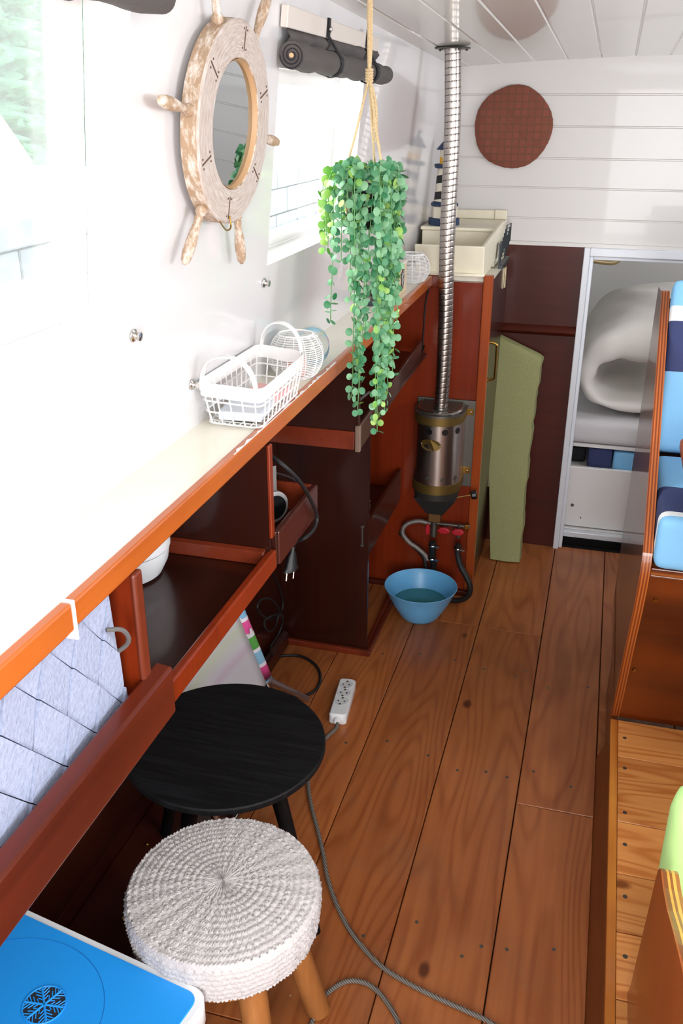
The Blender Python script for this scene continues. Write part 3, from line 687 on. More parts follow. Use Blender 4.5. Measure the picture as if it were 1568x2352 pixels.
def stem(ang, rad, length, rnd, drift=0.0, yellow=False, curl=None):
    ca, sa = math.cos(ang), math.sin(ang); start = Vector((PX + .030 * ca, PY + .030 * sa, 1.585))
    top = start + Vector((ca * rad * .45, sa * rad * .45, rnd.uniform(.012, .035)))
    shoulder = Vector((PX + rad * ca, PY + rad * sa, 1.575 + rnd.uniform(-.02, .015)))
    pts = [start, top, shoulder]; n = max(2, int(length / .06)); side = Vector((-sa, ca, 0)); p = shoulder.copy(); dv = rnd.uniform(-.06, .06) + drift
    for i in range(n):
        p = p + Vector((0, 0, -length / n)) + side * (dv * length / n) + Vector((ca, sa, 0)) * (rnd.uniform(-.004, .003))
        p.x = max(p.x, -.535 if p.z < 1.23 else W0.x + .1 * (p.z - 1.2) + .02)
        if curl and i > n - 3: p += Vector(curl) * (i - n + 3)
        pts.append(p.copy())
    path = smoothpath(pts, 5); bm = BM(); tube(bm, path, .0011, 5, mi=2)
    acc = 0; flip = rnd.random() * 3; tot = sum((b - a).length for a, b in zip(path, path[1:])); run = 0
    for a, b in zip(path, path[1:]):
        seg = (b - a).length; acc += seg; run += seg
        if acc > .0145:
            acc = 0; flip += PI / 2 if rnd.random() < .25 else .12; t = (b - a).normalized(); u, v = frame_of(t)
            r = .0088 * (1 - .35 * max(0, run / tot - .6)) * rnd.uniform(.8, 1.1)
            for s in (1, -1):
                o = (u * math.cos(flip) + v * math.sin(flip)) * s; nn = (o.cross(t) * rnd.choice((1, 1, -1)) + Vector((.5, -1, .5)) * .9 + Vector((rnd.uniform(-.6, .6), rnd.uniform(-.6, .6), rnd.uniform(-.4, .6)))).normalized()
                leaf(bm, b + o * r * 1.15, nn, r, t, 1 if (yellow or rnd.random() < .10) else 0)
    return build('trailing_stem', bm, [LEAF, LEAFY, plain('stem_green', '#5f9a58', .6)], plant, smooth=True, angle=80)
rp = random.Random(21)
spec = [(200, .085, .14, True), (215, .095, .11, True), (185, .10, .16, True), (170, .085, .12, True), (230, .07, .17, False), (245, .072, .24, False), (222, .085, .33, False), (150, .07, .10, True),  # yellow stems on the left: window glare put into the leaf colour
        (255, .066, .40, False), (265, .06, .50, False), (268, .06, .34, False), (271, .062, .47, False), (299, .06, .56, False), (303, .058, .58, False), (305, .062, .44, False), (312, .065, .60, False),
        (318, .06, .53, False), (325, .07, .38, False), (332, .068, .50, False), (340, .066, .30, False), (347, .07, .57, False), (355, .075, .34, False), (3, .07, .46, False), (10, .078, .28, False),
        (18, .08, .36, False), (26, .085, .48, False), (35, .09, .22, False), (45, .088, .33, False), (55, .085, .30, False), (65, .08, .16, False), (80, .07, .24, False), (100, .075, .14, False), (125, .07, .12, False),
        (264, .075, .13, False), (305, .08, .16, False), (330, .082, .2, False), (312, .07, .26, False), (240, .08, .08, False), (350, .06, .42, False), (322, .055, .48, False)]
for a, r, L, yl in spec: stem(math.radians(a + rp.uniform(-3, 3)), r * (.80 if (a > 322 or a < 70) else .93), L * .86 * rp.uniform(.95, 1.05), rp, yellow=yl)
for k in range(16):
    a = rp.uniform(0, 2 * PI); stem(a, rp.uniform(.02, .05), .02, rp, yellow=(rp.random() < .4))

# ---- wire basket on the shelf
WWIRE = plain('white_wire', '#f1f1f1', .35)
bk = empty('wire_basket', (-.60, 1.54, 1.2), 'white wire basket with two arched handles and flat band rim on the white shelf', 'basket')
base = [Vector(p) for p in ((-.650, 1.435, 1.2068), (-.547, 1.428, 1.2068), (-.552, 1.662, 1.2068), (-.650, 1.67, 1.2068))]
top = [Vector(p) for p in ((-.655, 1.412, 1.275), (-.530, 1.395, 1.275), (-.537, 1.66, 1.275), (-.650, 1.70, 1.275))]
def rounded(q, r, n=5):
    out = []
    for i in range(4):
        p = q[i]; a = (q[i - 1] - p).normalized(); b = (q[(i + 1) % 4] - p).normalized()
        for k in range(n + 1):
            t = k / n; out.append((p + a * r) * (1 - t) ** 2 + p * 2 * t * (1 - t) + (p + b * r) * t ** 2)
    return out
def atq(q, s):   # point at perimeter fraction on quad
    s %= 4; i = int(s); return q[i].lerp(q[(i + 1) % 4], s - i)
rb, rt = rounded(base, .018), rounded(top, .022)
bm = BM()
for k, z in enumerate((0, .33, .66)): tube(bm, [a.lerp(b, z) for a, b in zip(rb, rt)], .0016, 6, closed=True)
L4 = len(rb)
def resamp(path, n):
    P = path + [path[0]]; d = [0]
    for a, b in zip(P, P[1:]): d.append(d[-1] + (b - a).length)
    out = []
    for k in range(n):
        s = d[-1] * k / n
        for i in range(len(P) - 1):
            if d[i + 1] >= s: out.append(P[i].lerp(P[i + 1], (s - d[i]) / max(1e-9, d[i + 1] - d[i]))); break
    return out
sb_, st_ = resamp(rb, 30), resamp(rt, 30)
for a, b in zip(sb_, st_): tube(bm, [a + (sum(base, Vector()) / 4 - a) * .06, a, b], .0014, 5)
for k in range(1, 12):
    t = k / 12; tube(bm, [base[0].lerp(base[3], t) - Vector((0, 0, .0015)), base[1].lerp(base[2], t) - Vector((0, 0, .0015))], .0012, 5)
for k in range(1, 5):
    t = k / 5; tube(bm, [base[0].lerp(base[1], t), base[3].lerp(base[2], t)], .0012, 5)
build('wire_mesh', bm, WWIRE, bk, smooth=True)
bm = BM(); n = len(rt)
ri = [[bm.verts.new(p + Vector((0, 0, z)) + (p - sum(top, Vector()) / 4).normalized() * o) for p in rt] for z, o in ((-.013, .001), (.012, .002), (.012, .0005), (-.013, -.0005))]
for a, b in zip(ri, ri[1:] + ri[:1]):
    for k in range(n): bm.faces.new((a[k], a[(k + 1) % n], b[(k + 1) % n], b[k]))
build('rim_band', bm, WWIRE, bk, smooth=True)
for (i, j) in ((0, 1), (3, 2)):
    A, B = top[i].lerp(top[j], .08), top[i].lerp(top[j], .92); bm = BM(); rows = []; dn = (top[3] - top[0]).normalized()
    for k in range(21):
        t = PI * k / 20; p = A.lerp(B, .5 - .5 * math.cos(t)) + Vector((0, 0, .062 * math.sin(t) ** .8)); o = (p - (A + B) / 2); o = o.normalized() * .0012
        rows.append([bm.verts.new(p - dn * .0075 - o), bm.verts.new(p + dn * .0075 - o), bm.verts.new(p + dn * .0075 + o), bm.verts.new(p - dn * .0075 + o)])
    for a, b in zip(rows, rows[1:]):
        for q in range(4): bm.faces.new((a[q], a[(q + 1) % 4], b[(q + 1) % 4], b[q]))
    bm.faces.new(rows[0]); bm.faces.new(rows[-1][::-1]); build('handle', bm, WWIRE, bk, smooth=True)
def slab(name, c, sx, sy, sz, rot, m, label, cat, bev=.001):
    bm = BM(); box(bm, -sx / 2, sx / 2, -sy / 2, sy / 2, 0, sz); bm.transform(Matrix.Translation(Vector(c)) @ Matrix.Rotation(rot, 4, 'Z'))
    return T(build(name, bm, m, bevel=bev), label, cat)
pb = slab('plastic_case', (-.598, 1.500, 1.2090), .078, .10, .016, .08, plain('case_pale_blue', '#dfe6f2', .25), 'pale blue clear plastic case lying in the near end of the wire basket', 'case')
slab('card_case', (-.60, 1.600, 1.2090), .07, .085, .014, -.1, plain('card_pink', '#efb3b0', .4), 'pink covered card case lying in the far end of the wire basket', 'case')
lf = slab('paper_leaflet', (-.592, 1.545, 1.2235), .05, .034, .0012, .3, plain('paper_white', '#eeeae6', .6), 'small printed paper lying on the cases in the wire basket', 'paper', 0)
bm = BM(); rr2 = random.Random(2)
for k in range(5):
    x_ = -.606 + rr2.uniform(0, .026); y_ = 1.536 + rr2.uniform(0, .016); box(bm, x_, x_ + rr2.uniform(.004, .009), y_, y_ + .0016, 1.2248, 1.2251)
build('print_marks', bm, plain('ink_red', '#b23a3c', .6), lf)
# ---- round woven wire bowls (two)
def wirebowl(c, label, R=.062, tilt=(0, 0, 1), fill=None):
    r = empty('wire_ball_basket', c, label, 'basket', None); c = Vector(c)
    bm = BM(); ax_ = Vector(tilt).normalized(); u, v = frame_of(ax_) if abs(ax_.z) < .99 else (Vector((1, 0, 0)), Vector((0, 1, 0)))
    H = R * 1.55
    def pr(h): t = h / H; return R * (.62 + .38 * math.sin(PI * min(1, t * 1.0)) ** .8)
    nr = 22
    for k in range(nr + 1):
        h = H * k / nr; rr = pr(h); tube(bm, [c + ax_ * (h + .001) + (u * math.cos(a) + v * math.sin(a)) * rr for a in [2 * PI * i / 36 for i in range(36)]], .0009, 4, closed=True)
    for q in range(14):
        a = 2 * PI * q / 14; tube(bm, [c + ax_ * (H * i / 12 + .001) + (u * math.cos(a) + v * math.sin(a)) * pr(H * i / 12) for i in range(13)], .0009, 4)
    build('wire_weave', bm, WWIRE, r, smooth=True)
    bm = BM(); tube(bm, [c + ax_ * H + (u * math.cos(a) + v * math.sin(a)) * pr(H) for a in [2 * PI * i / 36 for i in range(36)]], .0022, 6, closed=True); build('rim', bm, WWIRE, r, smooth=True)
    bm = BM(); lathe(bm, [(pr(0), 0), (pr(0), .002)], c, ax_, 28); build('base', bm, WWIRE, r)
    if fill:
        bm = BM(); lathe(bm, [(.020, .003), (.022, .005), (.022, .040), (.019, .043)], c, ax_, 20); T(build('candle', bm, plain('candle_pink', '#e09a90', .5), smooth=True), 'pink candle standing inside the round wire basket beside the bottle', 'candle')
wirebowl((-.600, 1.790, 1.2005), 'round white woven wire basket standing behind the square wire basket', .058, fill=True)
wirebowl((-.598, 2.975, 1.2005), 'round white woven wire basket at the far end of the shelf beside the cream tray', .058)
# ---- bottle lying down
bt = empty('plastic_bottle', (-.60, 1.93, 1.2), 'clear plastic bottle with blue and pink label lying on the white shelf against the wall', 'bottle')
bA, bd = Vector((-.632, 2.00, 1.238)), Vector((.35, -.94, 0)).normalized()
bA = Vector((-.588, 1.865, 1.238)); bd = Vector((-.30, .95, 0)).normalized()
bm = BM(); lathe(bm, [(.018, 0), (.034, .006), (.0365, .012), (.0365, .085), (.034, .10), (.018, .135), (.0125, .142), (.0125, .155)], bA, bd, 28); build('body', bm, CLEAR, bt, smooth=True)
bm = BM(); lathe(bm, [(.0370, .024), (.0372, .0245), (.0372, .064), (.0370, .0645)], bA, bd, 28, cap=False); build('label', bm, plain('label_blue', '#9fd4ee', .4), bt, smooth=True, label='pale blue paper label')
for (h0, h1, a0, a1, col, nm) in ((.028, .046, 20, 95, '#e8a6c0', 'label_patch'), (.046, .060, 30, 80, '#8c86cc', 'label_patch'), (.030, .038, 105, 125, '#f0c04a', 'label_patch')):
    bm = BM(); u, v = frame_of(bd); rows = []
    for k in range(9):
        a = math.radians(a0 + (a1 - a0) * k / 8 - 60); o = u * math.cos(a) + v * math.sin(a); rows.append([bm.verts.new(bA + bd * h0 + o * .0375), bm.verts.new(bA + bd * h1 + o * .0375), bm.verts.new(bA + bd * h1 + o * .0379), bm.verts.new(bA + bd * h0 + o * .0379)])
    for a, b in zip(rows, rows[1:]):
        for q in range(4): bm.faces.new((a[q], a[(q + 1) % 4], b[(q + 1) % 4], b[q]))
    build(nm, bm, plain('lb' + col, col, .4), bt)
# ---- wooden tissue box with dark oval, dark tray
bx = empty('wooden_box', (-.60, 2.75, 1.2), 'pale wooden box with black oval sign, on the white shelf behind the plant', 'box')
bm = BM(); box(bm, -.655, -.585, 2.68, 2.83, 1.2005, 1.285); build('body', bm, plain('pale_ply', '#d9c3a2', .5, var=.08, bscale=30), bx, bevel=.002)
bm = BM(); box(bm, -.658, -.583, 2.678, 2.832, 1.2855, 1.293); build('lid', bm, plain('box_lid_pale', '#e6dfd8', .4), bx, bevel=.002)
bm = BM(); pts = [(2.77 + .022 * math.cos(a), 1.245 + .030 * math.sin(a)) for a in [2 * PI * i / 28 for i in range(28)]]; prism(bm, pts, 'X', -.5848, -.583); ov = build('oval_sign', bm, plain('oval_black', '#22201f', .4), bx)
bm = BM(); tube(bm, smoothpath([(-.5826, 2.760, 1.232), (-.5826, 2.772, 1.242), (-.5826, 2.764, 1.252), (-.5826, 2.778, 1.262)], 5), .0008, 5); tube(bm, [(-.5826, 2.77 + .017 * math.cos(a), 1.245 + .024 * math.sin(a)) for a in [2 * PI * i / 24 for i in range(24)]], .0005, 4, closed=True)
build('oval_script', bm, WWIRE, ov)
bm = BM(); box(bm, -.645, -.575, 2.555, 2.645, 1.2005, 1.212); T(build('dark_tray', bm, plain('tray_slate', '#39424a', .5), bevel=.003), 'small flat slate grey tray on the shelf hidden behind the hanging leaves', 'tray')

# ================================================================== AT THE FAR END
# ---- wall heater
SX, SY = -.497, 3.045
st = empty('gas_heater', (SX, 3.10, .33), 'stainless steel wall heater with brass bands and oval plate on the red wood panel', 'heater')
def half(bm, prof, c=(SX, SY), n=36, flat=3.118, cap=True):
    rings = []
    for r, z in prof:
        pts = []
        for k in range(n + 1):
            a = -PI * k / n; pts.append((c[0] + r * math.cos(a), c[1] + r * math.sin(a)))
        pts = [(c[0] + r, flat)] + pts + [(c[0] - r, flat)]
        rings.append([bm.verts.new((x, y, z)) for x, y in pts])
    m_ = len(rings[0])
    for a, b in zip(rings, rings[1:]):
        for k in range(m_): bm.faces.new((a[k], a[(k + 1) % m_], b[(k + 1) % m_], b[k]))
    if cap: bm.faces.new(rings[0]); bm.faces.new(rings[-1][::-1])
bm = BM(); half(bm, [(.083, .48), (.083, .735)]); build('body', bm, STAIN, st, smooth=True)
for z0, z1 in ((.721, .751), (.467, .502)):
    bm = BM(); half(bm, [(.0835, z0), (.0865, z0 + .001), (.0865, z1 - .001), (.0835, z1)]); build('band', bm, DULLBRASS, st, smooth=True, label='dull brass band')
bm = BM(); half(bm, [(.089, .751), (.089, .759), (.078, .760), (.074, .766), (.066, .768)]); build('top_plate', bm, GREYMET, st, smooth=True)
bm = BM(); half(bm, [(.074, .7665), (.074, .7685), (.070, .7685)], cap=False); build('top_rim', bm, CHROME, st, smooth=True)
bm = BM()
for k in range(5):
    a = math.radians(-20 - 35 * k); cyl(bm, (SX + .082 * math.cos(a), SY + .082 * math.sin(a), .7593), (SX + .082 * math.cos(a), SY + .082 * math.sin(a), .7608), .005, n=10)
build('vent_holes', bm, BLACKP, st)
for a in (-104, -66, -30):
    ar = math.radians(a); d = Vector((math.cos(ar), math.sin(ar), 0)); p = Vector((SX, SY, .700)) + d * .0833
    bm = BM(); cyl(bm, p - d * .002, p + d * .0006, .0112, n=18); build('vent_hole', bm, BLACKP, st)
    if a < -20:
        p2 = Vector((SX, SY, .525)) + d * .0833; bm = BM(); cyl(bm, p2 - d * .001, p2 + d * .0008, .0085, n=18); build('plug_disc', bm, GREYMET, st)
bm = BM(); d = Vector((math.cos(math.radians(-100)), math.sin(math.radians(-100)), 0)); u = Vector((-d.y, d.x, 0)); c0 = Vector((SX, SY, .652)); R_ = .0838
rows = []
for k in range(29):
    t = 2 * PI * k / 28; an = math.radians(-100) + .46 * math.cos(t); rows.append((an, .652 + .021 * math.sin(t)))
f0 = [bm.verts.new((SX + (R_ + .0022) * math.cos(a), SY + (R_ + .0022) * math.sin(a), z)) for a, z in rows[:-1]]; f1 = [bm.verts.new((SX + R_ * math.cos(a), SY + R_ * math.sin(a), z)) for a, z in rows[:-1]]
bm.faces.new(f0)
for k in range(28): bm.faces.new((f0[k], f1[k], f1[(k + 1) % 28], f0[(k + 1) % 28]))
pl = build('name_plate', bm, DULLBRASS, st, label='oval brass plate'); bm = BM()
for an in (-.40, .40):
    a = math.radians(-100) + an; ball(bm, (SX + (R_ + .003) * math.cos(a), SY + (R_ + .003) * math.sin(a), .652), .003, 5)
build('rivets', bm, CHROME, pl, smooth='all')
bm = BM(); box(bm, SX - .094, SX + .115, 3.118, 3.1285, .45, .775); build('back_plate', bm, GREYMET, st, bevel=.002)
bm = BM(); hexa(bm, [(SX - .03, 3.03, .363), (SX + .03, 3.03, .363), (SX + .03, 3.118, .363), (SX - .03, 3.118, .363), (SX - .072, 2.985, .440), (SX + .08, 2.985, .440), (SX + .08, 3.118, .440), (SX - .072, 3.118, .440)])
build('burner_housing', bm, plain('sooty_metal', '#3b3936', .6, metal=.5), st, bevel=.003)
bm = BM(); cyl(bm, (SX - .005, 3.03, .40), (SX - .005, 3.03, .466), .020, n=16); build('burner', bm, BLACKP, st, smooth=True)
bm = BM(); box(bm, SX - .024, SX + .020, 3.045, 3.085, .325, .3625); build('brass_block', bm, plain('brown_brass', '#7a5a34', .5, metal=.6), st, bevel=.002)
for z in (.735, .515):
    bm = BM(); box(bm, -.408 - .006, -.388, 3.1135, 3.1175 + .011, z - .012, z + .012); br = build('bracket', bm, BRASS, st, bevel=.001); bm = BM(); ball(bm, (-.398, 3.1125, z), .004, 6); build('screw', bm, CHROME, br, smooth='all')
bm = BM(); cyl(bm, (-.43, 3.06, .425), (-.372, 3.075, .437), .0025, n=8); kb = build('knob_rod', bm, DULLBRASS, st, smooth=True)
bm = BM(); lathe(bm, [(.012, 0), (.0165, .003), (.0165, .018), (.012, .022)], (-.374, 3.074, .436), (1, .2, .15), 10); build('knob', bm, BLACKP, kb, bevel=.001)
bm = BM(); half(bm, [(.078, .4405), (.078, .4665)]); build('lower_collar', bm, plain('sooty_metal', '#3b3936', .6, metal=.5), st, smooth=True)
# ---- flue pipe with spiral ribs up to the ceiling
FB, FT = Vector((-.490, 3.02, .769)), Vector((-.506, 3.02, ceil_z(-.506, 3.02) - .002))
fl_ = empty('flue_pipe', FB, 'shiny ribbed metal flue pipe rising from the heater to the ceiling', 'pipe')
bm = BM(); n = 36; L = (FT - FB).length; d = (FT - FB).normalized(); pitch = .0185; nr = int(L / pitch * 12); rings = []
for i in range(nr + 1):
    h = L * i / nr; bend = .006 * math.sin(PI * h / L) + .003 * math.sin(3 * PI * h / L); ring = []
    for k in range(n):
        a = 2 * PI * k / n; ph = ((h / pitch - k / n) % 1.0); r = .0247 - .0006 * math.exp(-((ph - .5) / .09) ** 2)
        ring.append(bm.verts.new(FB + d * h + Vector((bend, 0, 0)) + Vector((math.cos(a) * r, math.sin(a) * r, 0))))
    rings.append(ring)
for i, (a, b) in enumerate(zip(rings, rings[1:])):
    for k in range(n): bm.faces.new((a[k], a[(k + 1) % n], b[(k + 1) % n], b[k])).material_index = int(abs((((i + .5) / nr * L) / pitch - (k + .5) / n) % 1.0 - .5) < .062)
build('pipe', bm, [plain('flue_steel', '#b5ada7', .3, metal=1), plain('flue_seam', '#5a544f', .5, metal=1)], fl_, smooth='all')
bm = BM(); lathe(bm, [(.0255, -.004), (.052, -.004), (.054, -.0015), (.052, 0)], FT, (0, 0, 1), 32, sy=1)
for k in range(5):
    a = k * 1.26 + .3; ball(bm, FT + Vector((.042 * math.cos(a), .042 * math.sin(a), -.006)), .004, 4)
build('ceiling_flange', bm, GREYMET, fl_, smooth=True)
# ---- gas valves and hoses
gv = empty('gas_valves', (-.46, 3.09, .29), 'row of small valves with red handles on the red panel under the heater', 'valve')
bm = BM(); cyl(bm, (-.555, 3.088, .303), (-.372, 3.088, .303), .006, n=12); cyl(bm, (-.464, 3.088, .303), (-.464, 3.088, .27), .006); cyl(bm, (-.412, 3.088, .31), (-.412, 3.088, .255), .007); cyl(bm, (-.505, 3.088, .324), (-.505, 3.088, .25), .012)
build('manifold', bm, GREYMET, gv, smooth=True)
for (x, z, sx_, sz_) in ((-.524, .287, .009, .022), (-.464, .289, .024, .012), (-.412, .289, .024, .012)):
    bm = BM(); poly = [(x - sx_, z), (x - sx_ * .5, z + sz_), (x + sx_ * .5, z + sz_), (x + sx_, z), (x + sx_ * .5, z - sz_), (x - sx_ * .5, z - sz_)]
    prism(bm, poly, 'Y', 3.055, 3.068); h_ = build('red_handle', bm, RED, gv, bevel=.003); bm = BM(); cyl(bm, (x, 3.068, z), (x, 3.082, z), .005, n=8); build('spindle', bm, CHROME, h_)
bm = BM(); box(bm, -.392, -.374, 3.08, 3.098, .295, .312); build('end_cap', bm, BRASS, gv, bevel=.002)
def hose(name, pts, r, m, label, cat='hose'):
    bm = BM(); tube(bm, smoothpath(pts, 8), r, 10); return T(build(name, bm, m, smooth=True), label, cat)
hose('braided_hose', [(-.518, 3.075, .304), (-.56, 3.07, .312), (-.605, 3.065, .295), (-.618, 3.06, .262), (-.595, 3.06, .228), (-.56, 3.06, .205), (-.53, 3.055, .185), (-.515, 3.05, .165)], .0085, plain('braided_grey', '#8c8480', .4, metal=.5, bump=.5, bscale=300), 'curved grey braided hose left of the red valve handles')
hose('black_hose', [(-.500, 3.045, .245), (-.500, 3.05, .19), (-.498, 3.065, .15), (-.50, 3.075, .10), (-.52, 3.08, .04), (-.53, 3.085, .014)], .013, RUBBER, 'thick black hose hanging straight down from the valves behind the bowl')
hose('black_hose', [(-.406, 3.05, .245), (-.406, 3.05, .21), (-.392, 3.04, .165), (-.365, 3.03, .125), (-.348, 3.025, .085), (-.358, 3.03, .045), (-.395, 3.04, .016), (-.46, 3.05, .012)], .0105, RUBBER, 'black hose looping from the right valve down to the floor')
hose('black_hose', [(-.64, 3.115, .235), (-.60, 3.10, .205), (-.56, 3.09, .18), (-.533, 3.08, .15), (-.525, 3.075, .09), (-.52, 3.08, .02)], .008, RUBBER, 'thin black hose bending behind the braided hose')
bm = BM()
for (x, z) in ((-.500, .232), (-.406, .232), (-.500, .178)):
    tube(bm, [(x + .015 * math.cos(t), 3.047 + .015 * math.sin(t), z) for t in [2 * PI * i / 16 for i in range(16)]], .0035, 6, closed=True); box(bm, x + .010, x + .026, 3.03, 3.042, z - .004, z + .004)
build('hose_clips', bm, CHROME, gv, smooth=True)
# hanging black cord with connector on the panel left of the heater
bm = BM(); tube(bm, smoothpath([ay(985, 662, 3.105), ay(977, 700, 3.105), ay(973, 760, 3.105), ay(970, 795, 3.105)], 6), .0028, 8); cc = empty('hanging_cable', ay(985, 662, 3.105), 'thin black cord with small connector hanging on the red panel left of the flue', 'cable')
build('cord', bm, RUBBER, cc, smooth=True); bm = BM(); a_, b_ = ay(970, 793, 3.105), ay(961, 826, 3.105); cyl(bm, a_, a_.lerp(b_, .45), .010, .008, 12); cyl(bm, a_.lerp(b_, .45), b_, .007, .009, 12); build('connector', bm, BLACKP, cc, smooth=True)

# ---- blue bowl with water
bl = empty('plastic_bowl', (-.515, 2.915, 0), 'sky blue plastic bowl standing on the floor below the heater', 'bowl')
bm = BM(); lathe(bm, [(.052, .0), (.062, .0005), (.072, .012), (.092, .045), (.113, .085), (.130, .125), (.1325, .128), (.131, .1295), (.1285, .127), (.111, .086), (.090, .047), (.070, .015), (.050, .006), (.004, .006)], (-.515, 2.915, .0), n=64)
build('shell', bm, BLUE, bl, smooth=True, angle=60)
m_, n_, l_, b_ = mat('murky_water'); b_.inputs['Base Color'].default_value = rgb('#3d7f86'); b_.inputs['Roughness'].default_value = .08
bm = BM(); lathe(bm, [(.090, .048), (.0985, .0635)], (-.515, 2.915, 0), n=48); T(build('water', bm, m_), 'dull green blue water standing in the blue bowl', 'water', kind='stuff')

# ---- green foam slab against the end wall
def foam():
    bm = BM(); rf = random.Random(4); n = 40; rows = []
    for i in range(n + 1):
        t = i / n; z = .006 + t * .90; lean = 3.50 + .135 * t ** .8
        xl = -.322 - .052 * math.sin(min(1, t * 1.25) * PI / 2); xr = -.202 + .010 * t - .012 * math.sin(PI * t) + rf.uniform(-.0035, .0035)
        if t > .93: xr -= (t - .93) * .9; 
        dz = .05 * max(0, (t - .9) / .1)
        row = []
        for j in range(9):
            s = j / 8; bulge = .006 * math.sin(PI * s); row.append((xl + (xr - xl) * s, lean - bulge - .055, z - dz * s * (t)))
        rows.append(row)
    F = [[bm.verts.new(p) for p in r] for r in rows]; B = [[bm.verts.new((p[0] + .004, min(p[1] + .055, 3.622), p[2])) for p in r] for r in rows]
    for i in range(n):
        for j in range(8):
            bm.faces.new((F[i][j], F[i][j + 1], F[i + 1][j + 1], F[i + 1][j])); bm.faces.new((B[i][j], B[i + 1][j], B[i + 1][j + 1], B[i][j + 1]))
        bm.faces.new((F[i][0], F[i + 1][0], B[i + 1][0], B[i][0])); bm.faces.new((F[i][8], B[i][8], B[i + 1][8], F[i + 1][8]))
    for j in range(8): bm.faces.new((F[0][j], B[0][j], B[0][j + 1], F[0][j + 1])); bm.faces.new((F[n][j], F[n][j + 1], B[n][j + 1], B[n][j]))
    return T(build('foam_slab', bm, plain('foam_green', '#98996a', .95, bump=.3, bscale=250, var=.10), smooth=True, angle=50), 'tall worn green foam slab leaning against the dark wood end wall', 'foam')
foam()

# ---- cream tray and raised cream shelf in the corner
ct = empty('cream_tray', (-.50, 3.2, 1.2), 'cream plastic tray on the corner shelf behind the flue pipe', 'tray')
bm = BM(); hexa(bm, [(-.615, 3.122, 1.203), (-.384, 3.122, 1.203), (-.384, 3.134, 1.203), (-.615, 3.134, 1.203), (-.620, 3.112, 1.302), (-.386, 3.112, 1.302), (-.386, 3.124, 1.302), (-.620, 3.124, 1.302)]); build('front_wall', bm, CREAM, ct, bevel=.004)
bm = BM(); box(bm, -.620, -.386, 3.135, 3.33, 1.2015, 1.210); build('tray_floor', bm, CREAM, ct)
bm = BM(); hexa(bm, [(-.396, 3.135, 1.212), (-.384, 3.124, 1.203), (-.366, 3.42, 1.24), (-.378, 3.42, 1.24), (-.398, 3.125, 1.302), (-.386, 3.113, 1.302), (-.362, 3.42, 1.352), (-.374, 3.42, 1.352)]); build('side_wall', bm, CREAM, ct, bevel=.003)
bm = BM(); pts = [(-.490 + .11 * math.cos(a) * 1.0, 3.122 - .022 * math.sin(a)) for a in [PI * k / 20 for k in range(21)]]; prism(bm, pts, 'Z', 1.2045, 1.214); build('front_lip', bm, CREAM, ct, bevel=.002)
cs = empty('corner_ledge', (-.52, 3.5, 1.2), 'raised cream corner ledge at the end wall carrying the lighthouse', 'ledge')
bm = BM(); box(bm, -.640, -.376, 3.345, 3.640, 1.2015, 1.322); build('ledge_box', bm, CREAM, cs, bevel=.003)
bm = BM(); box(bm, -.645, -.374, 3.335, 3.641, 1.3225, 1.334); build('ledge_top', bm, CREAM, cs, bevel=.003)
bm = BM(); box(bm, -.42, -.374, 3.625, 3.642, 1.3345, 1.368); box(bm, -.64, -.42, 3.63, 3.642, 1.3345, 1.366); build('back_upstand', bm, CREAM, cs, bevel=.003)
bm = BM(); box(bm, -.944, -.36, 3.151, 3.642, 1.182, 1.2005); T(build('corner_shelf', bm, COUNTER), 'white shelf top over the cupboard in the far left corner', 'shelf')
# dark slotted rack against the side of the ledge
dk = empty('wire_rack', (-.352, 3.42, 1.2), 'small dark slotted rack standing at the right end of the cream tray', 'rack')
SL = plain('rack_slate', '#3a4247', .4, metal=.4)
for i in range(5):
    bm = BM(); y = 3.36 + .036 * i; z = 1.222 + .01 * i
    tube(bm, [(-.358, y, z), (-.358, y, z + .066), (-.346, y + .02, z + .072), (-.346, y + .02, z + .010)], .0022, 6, closed=True); build('loop', bm, SL, dk, smooth=True)
bm = BM(); hexa(bm, [(-.361, 3.315, 1.215), (-.356, 3.315, 1.215), (-.356, 3.352, 1.219), (-.361, 3.352, 1.219), (-.361, 3.315, 1.286), (-.356, 3.315, 1.286), (-.356, 3.352, 1.292), (-.361, 3.352, 1.292)]); build('end_plate', bm, SL, dk, bevel=.001)
bm = BM(); box(bm, -.361, -.344, 3.315, 3.54, 1.2015, 1.214); build('rail', bm, SL, dk)

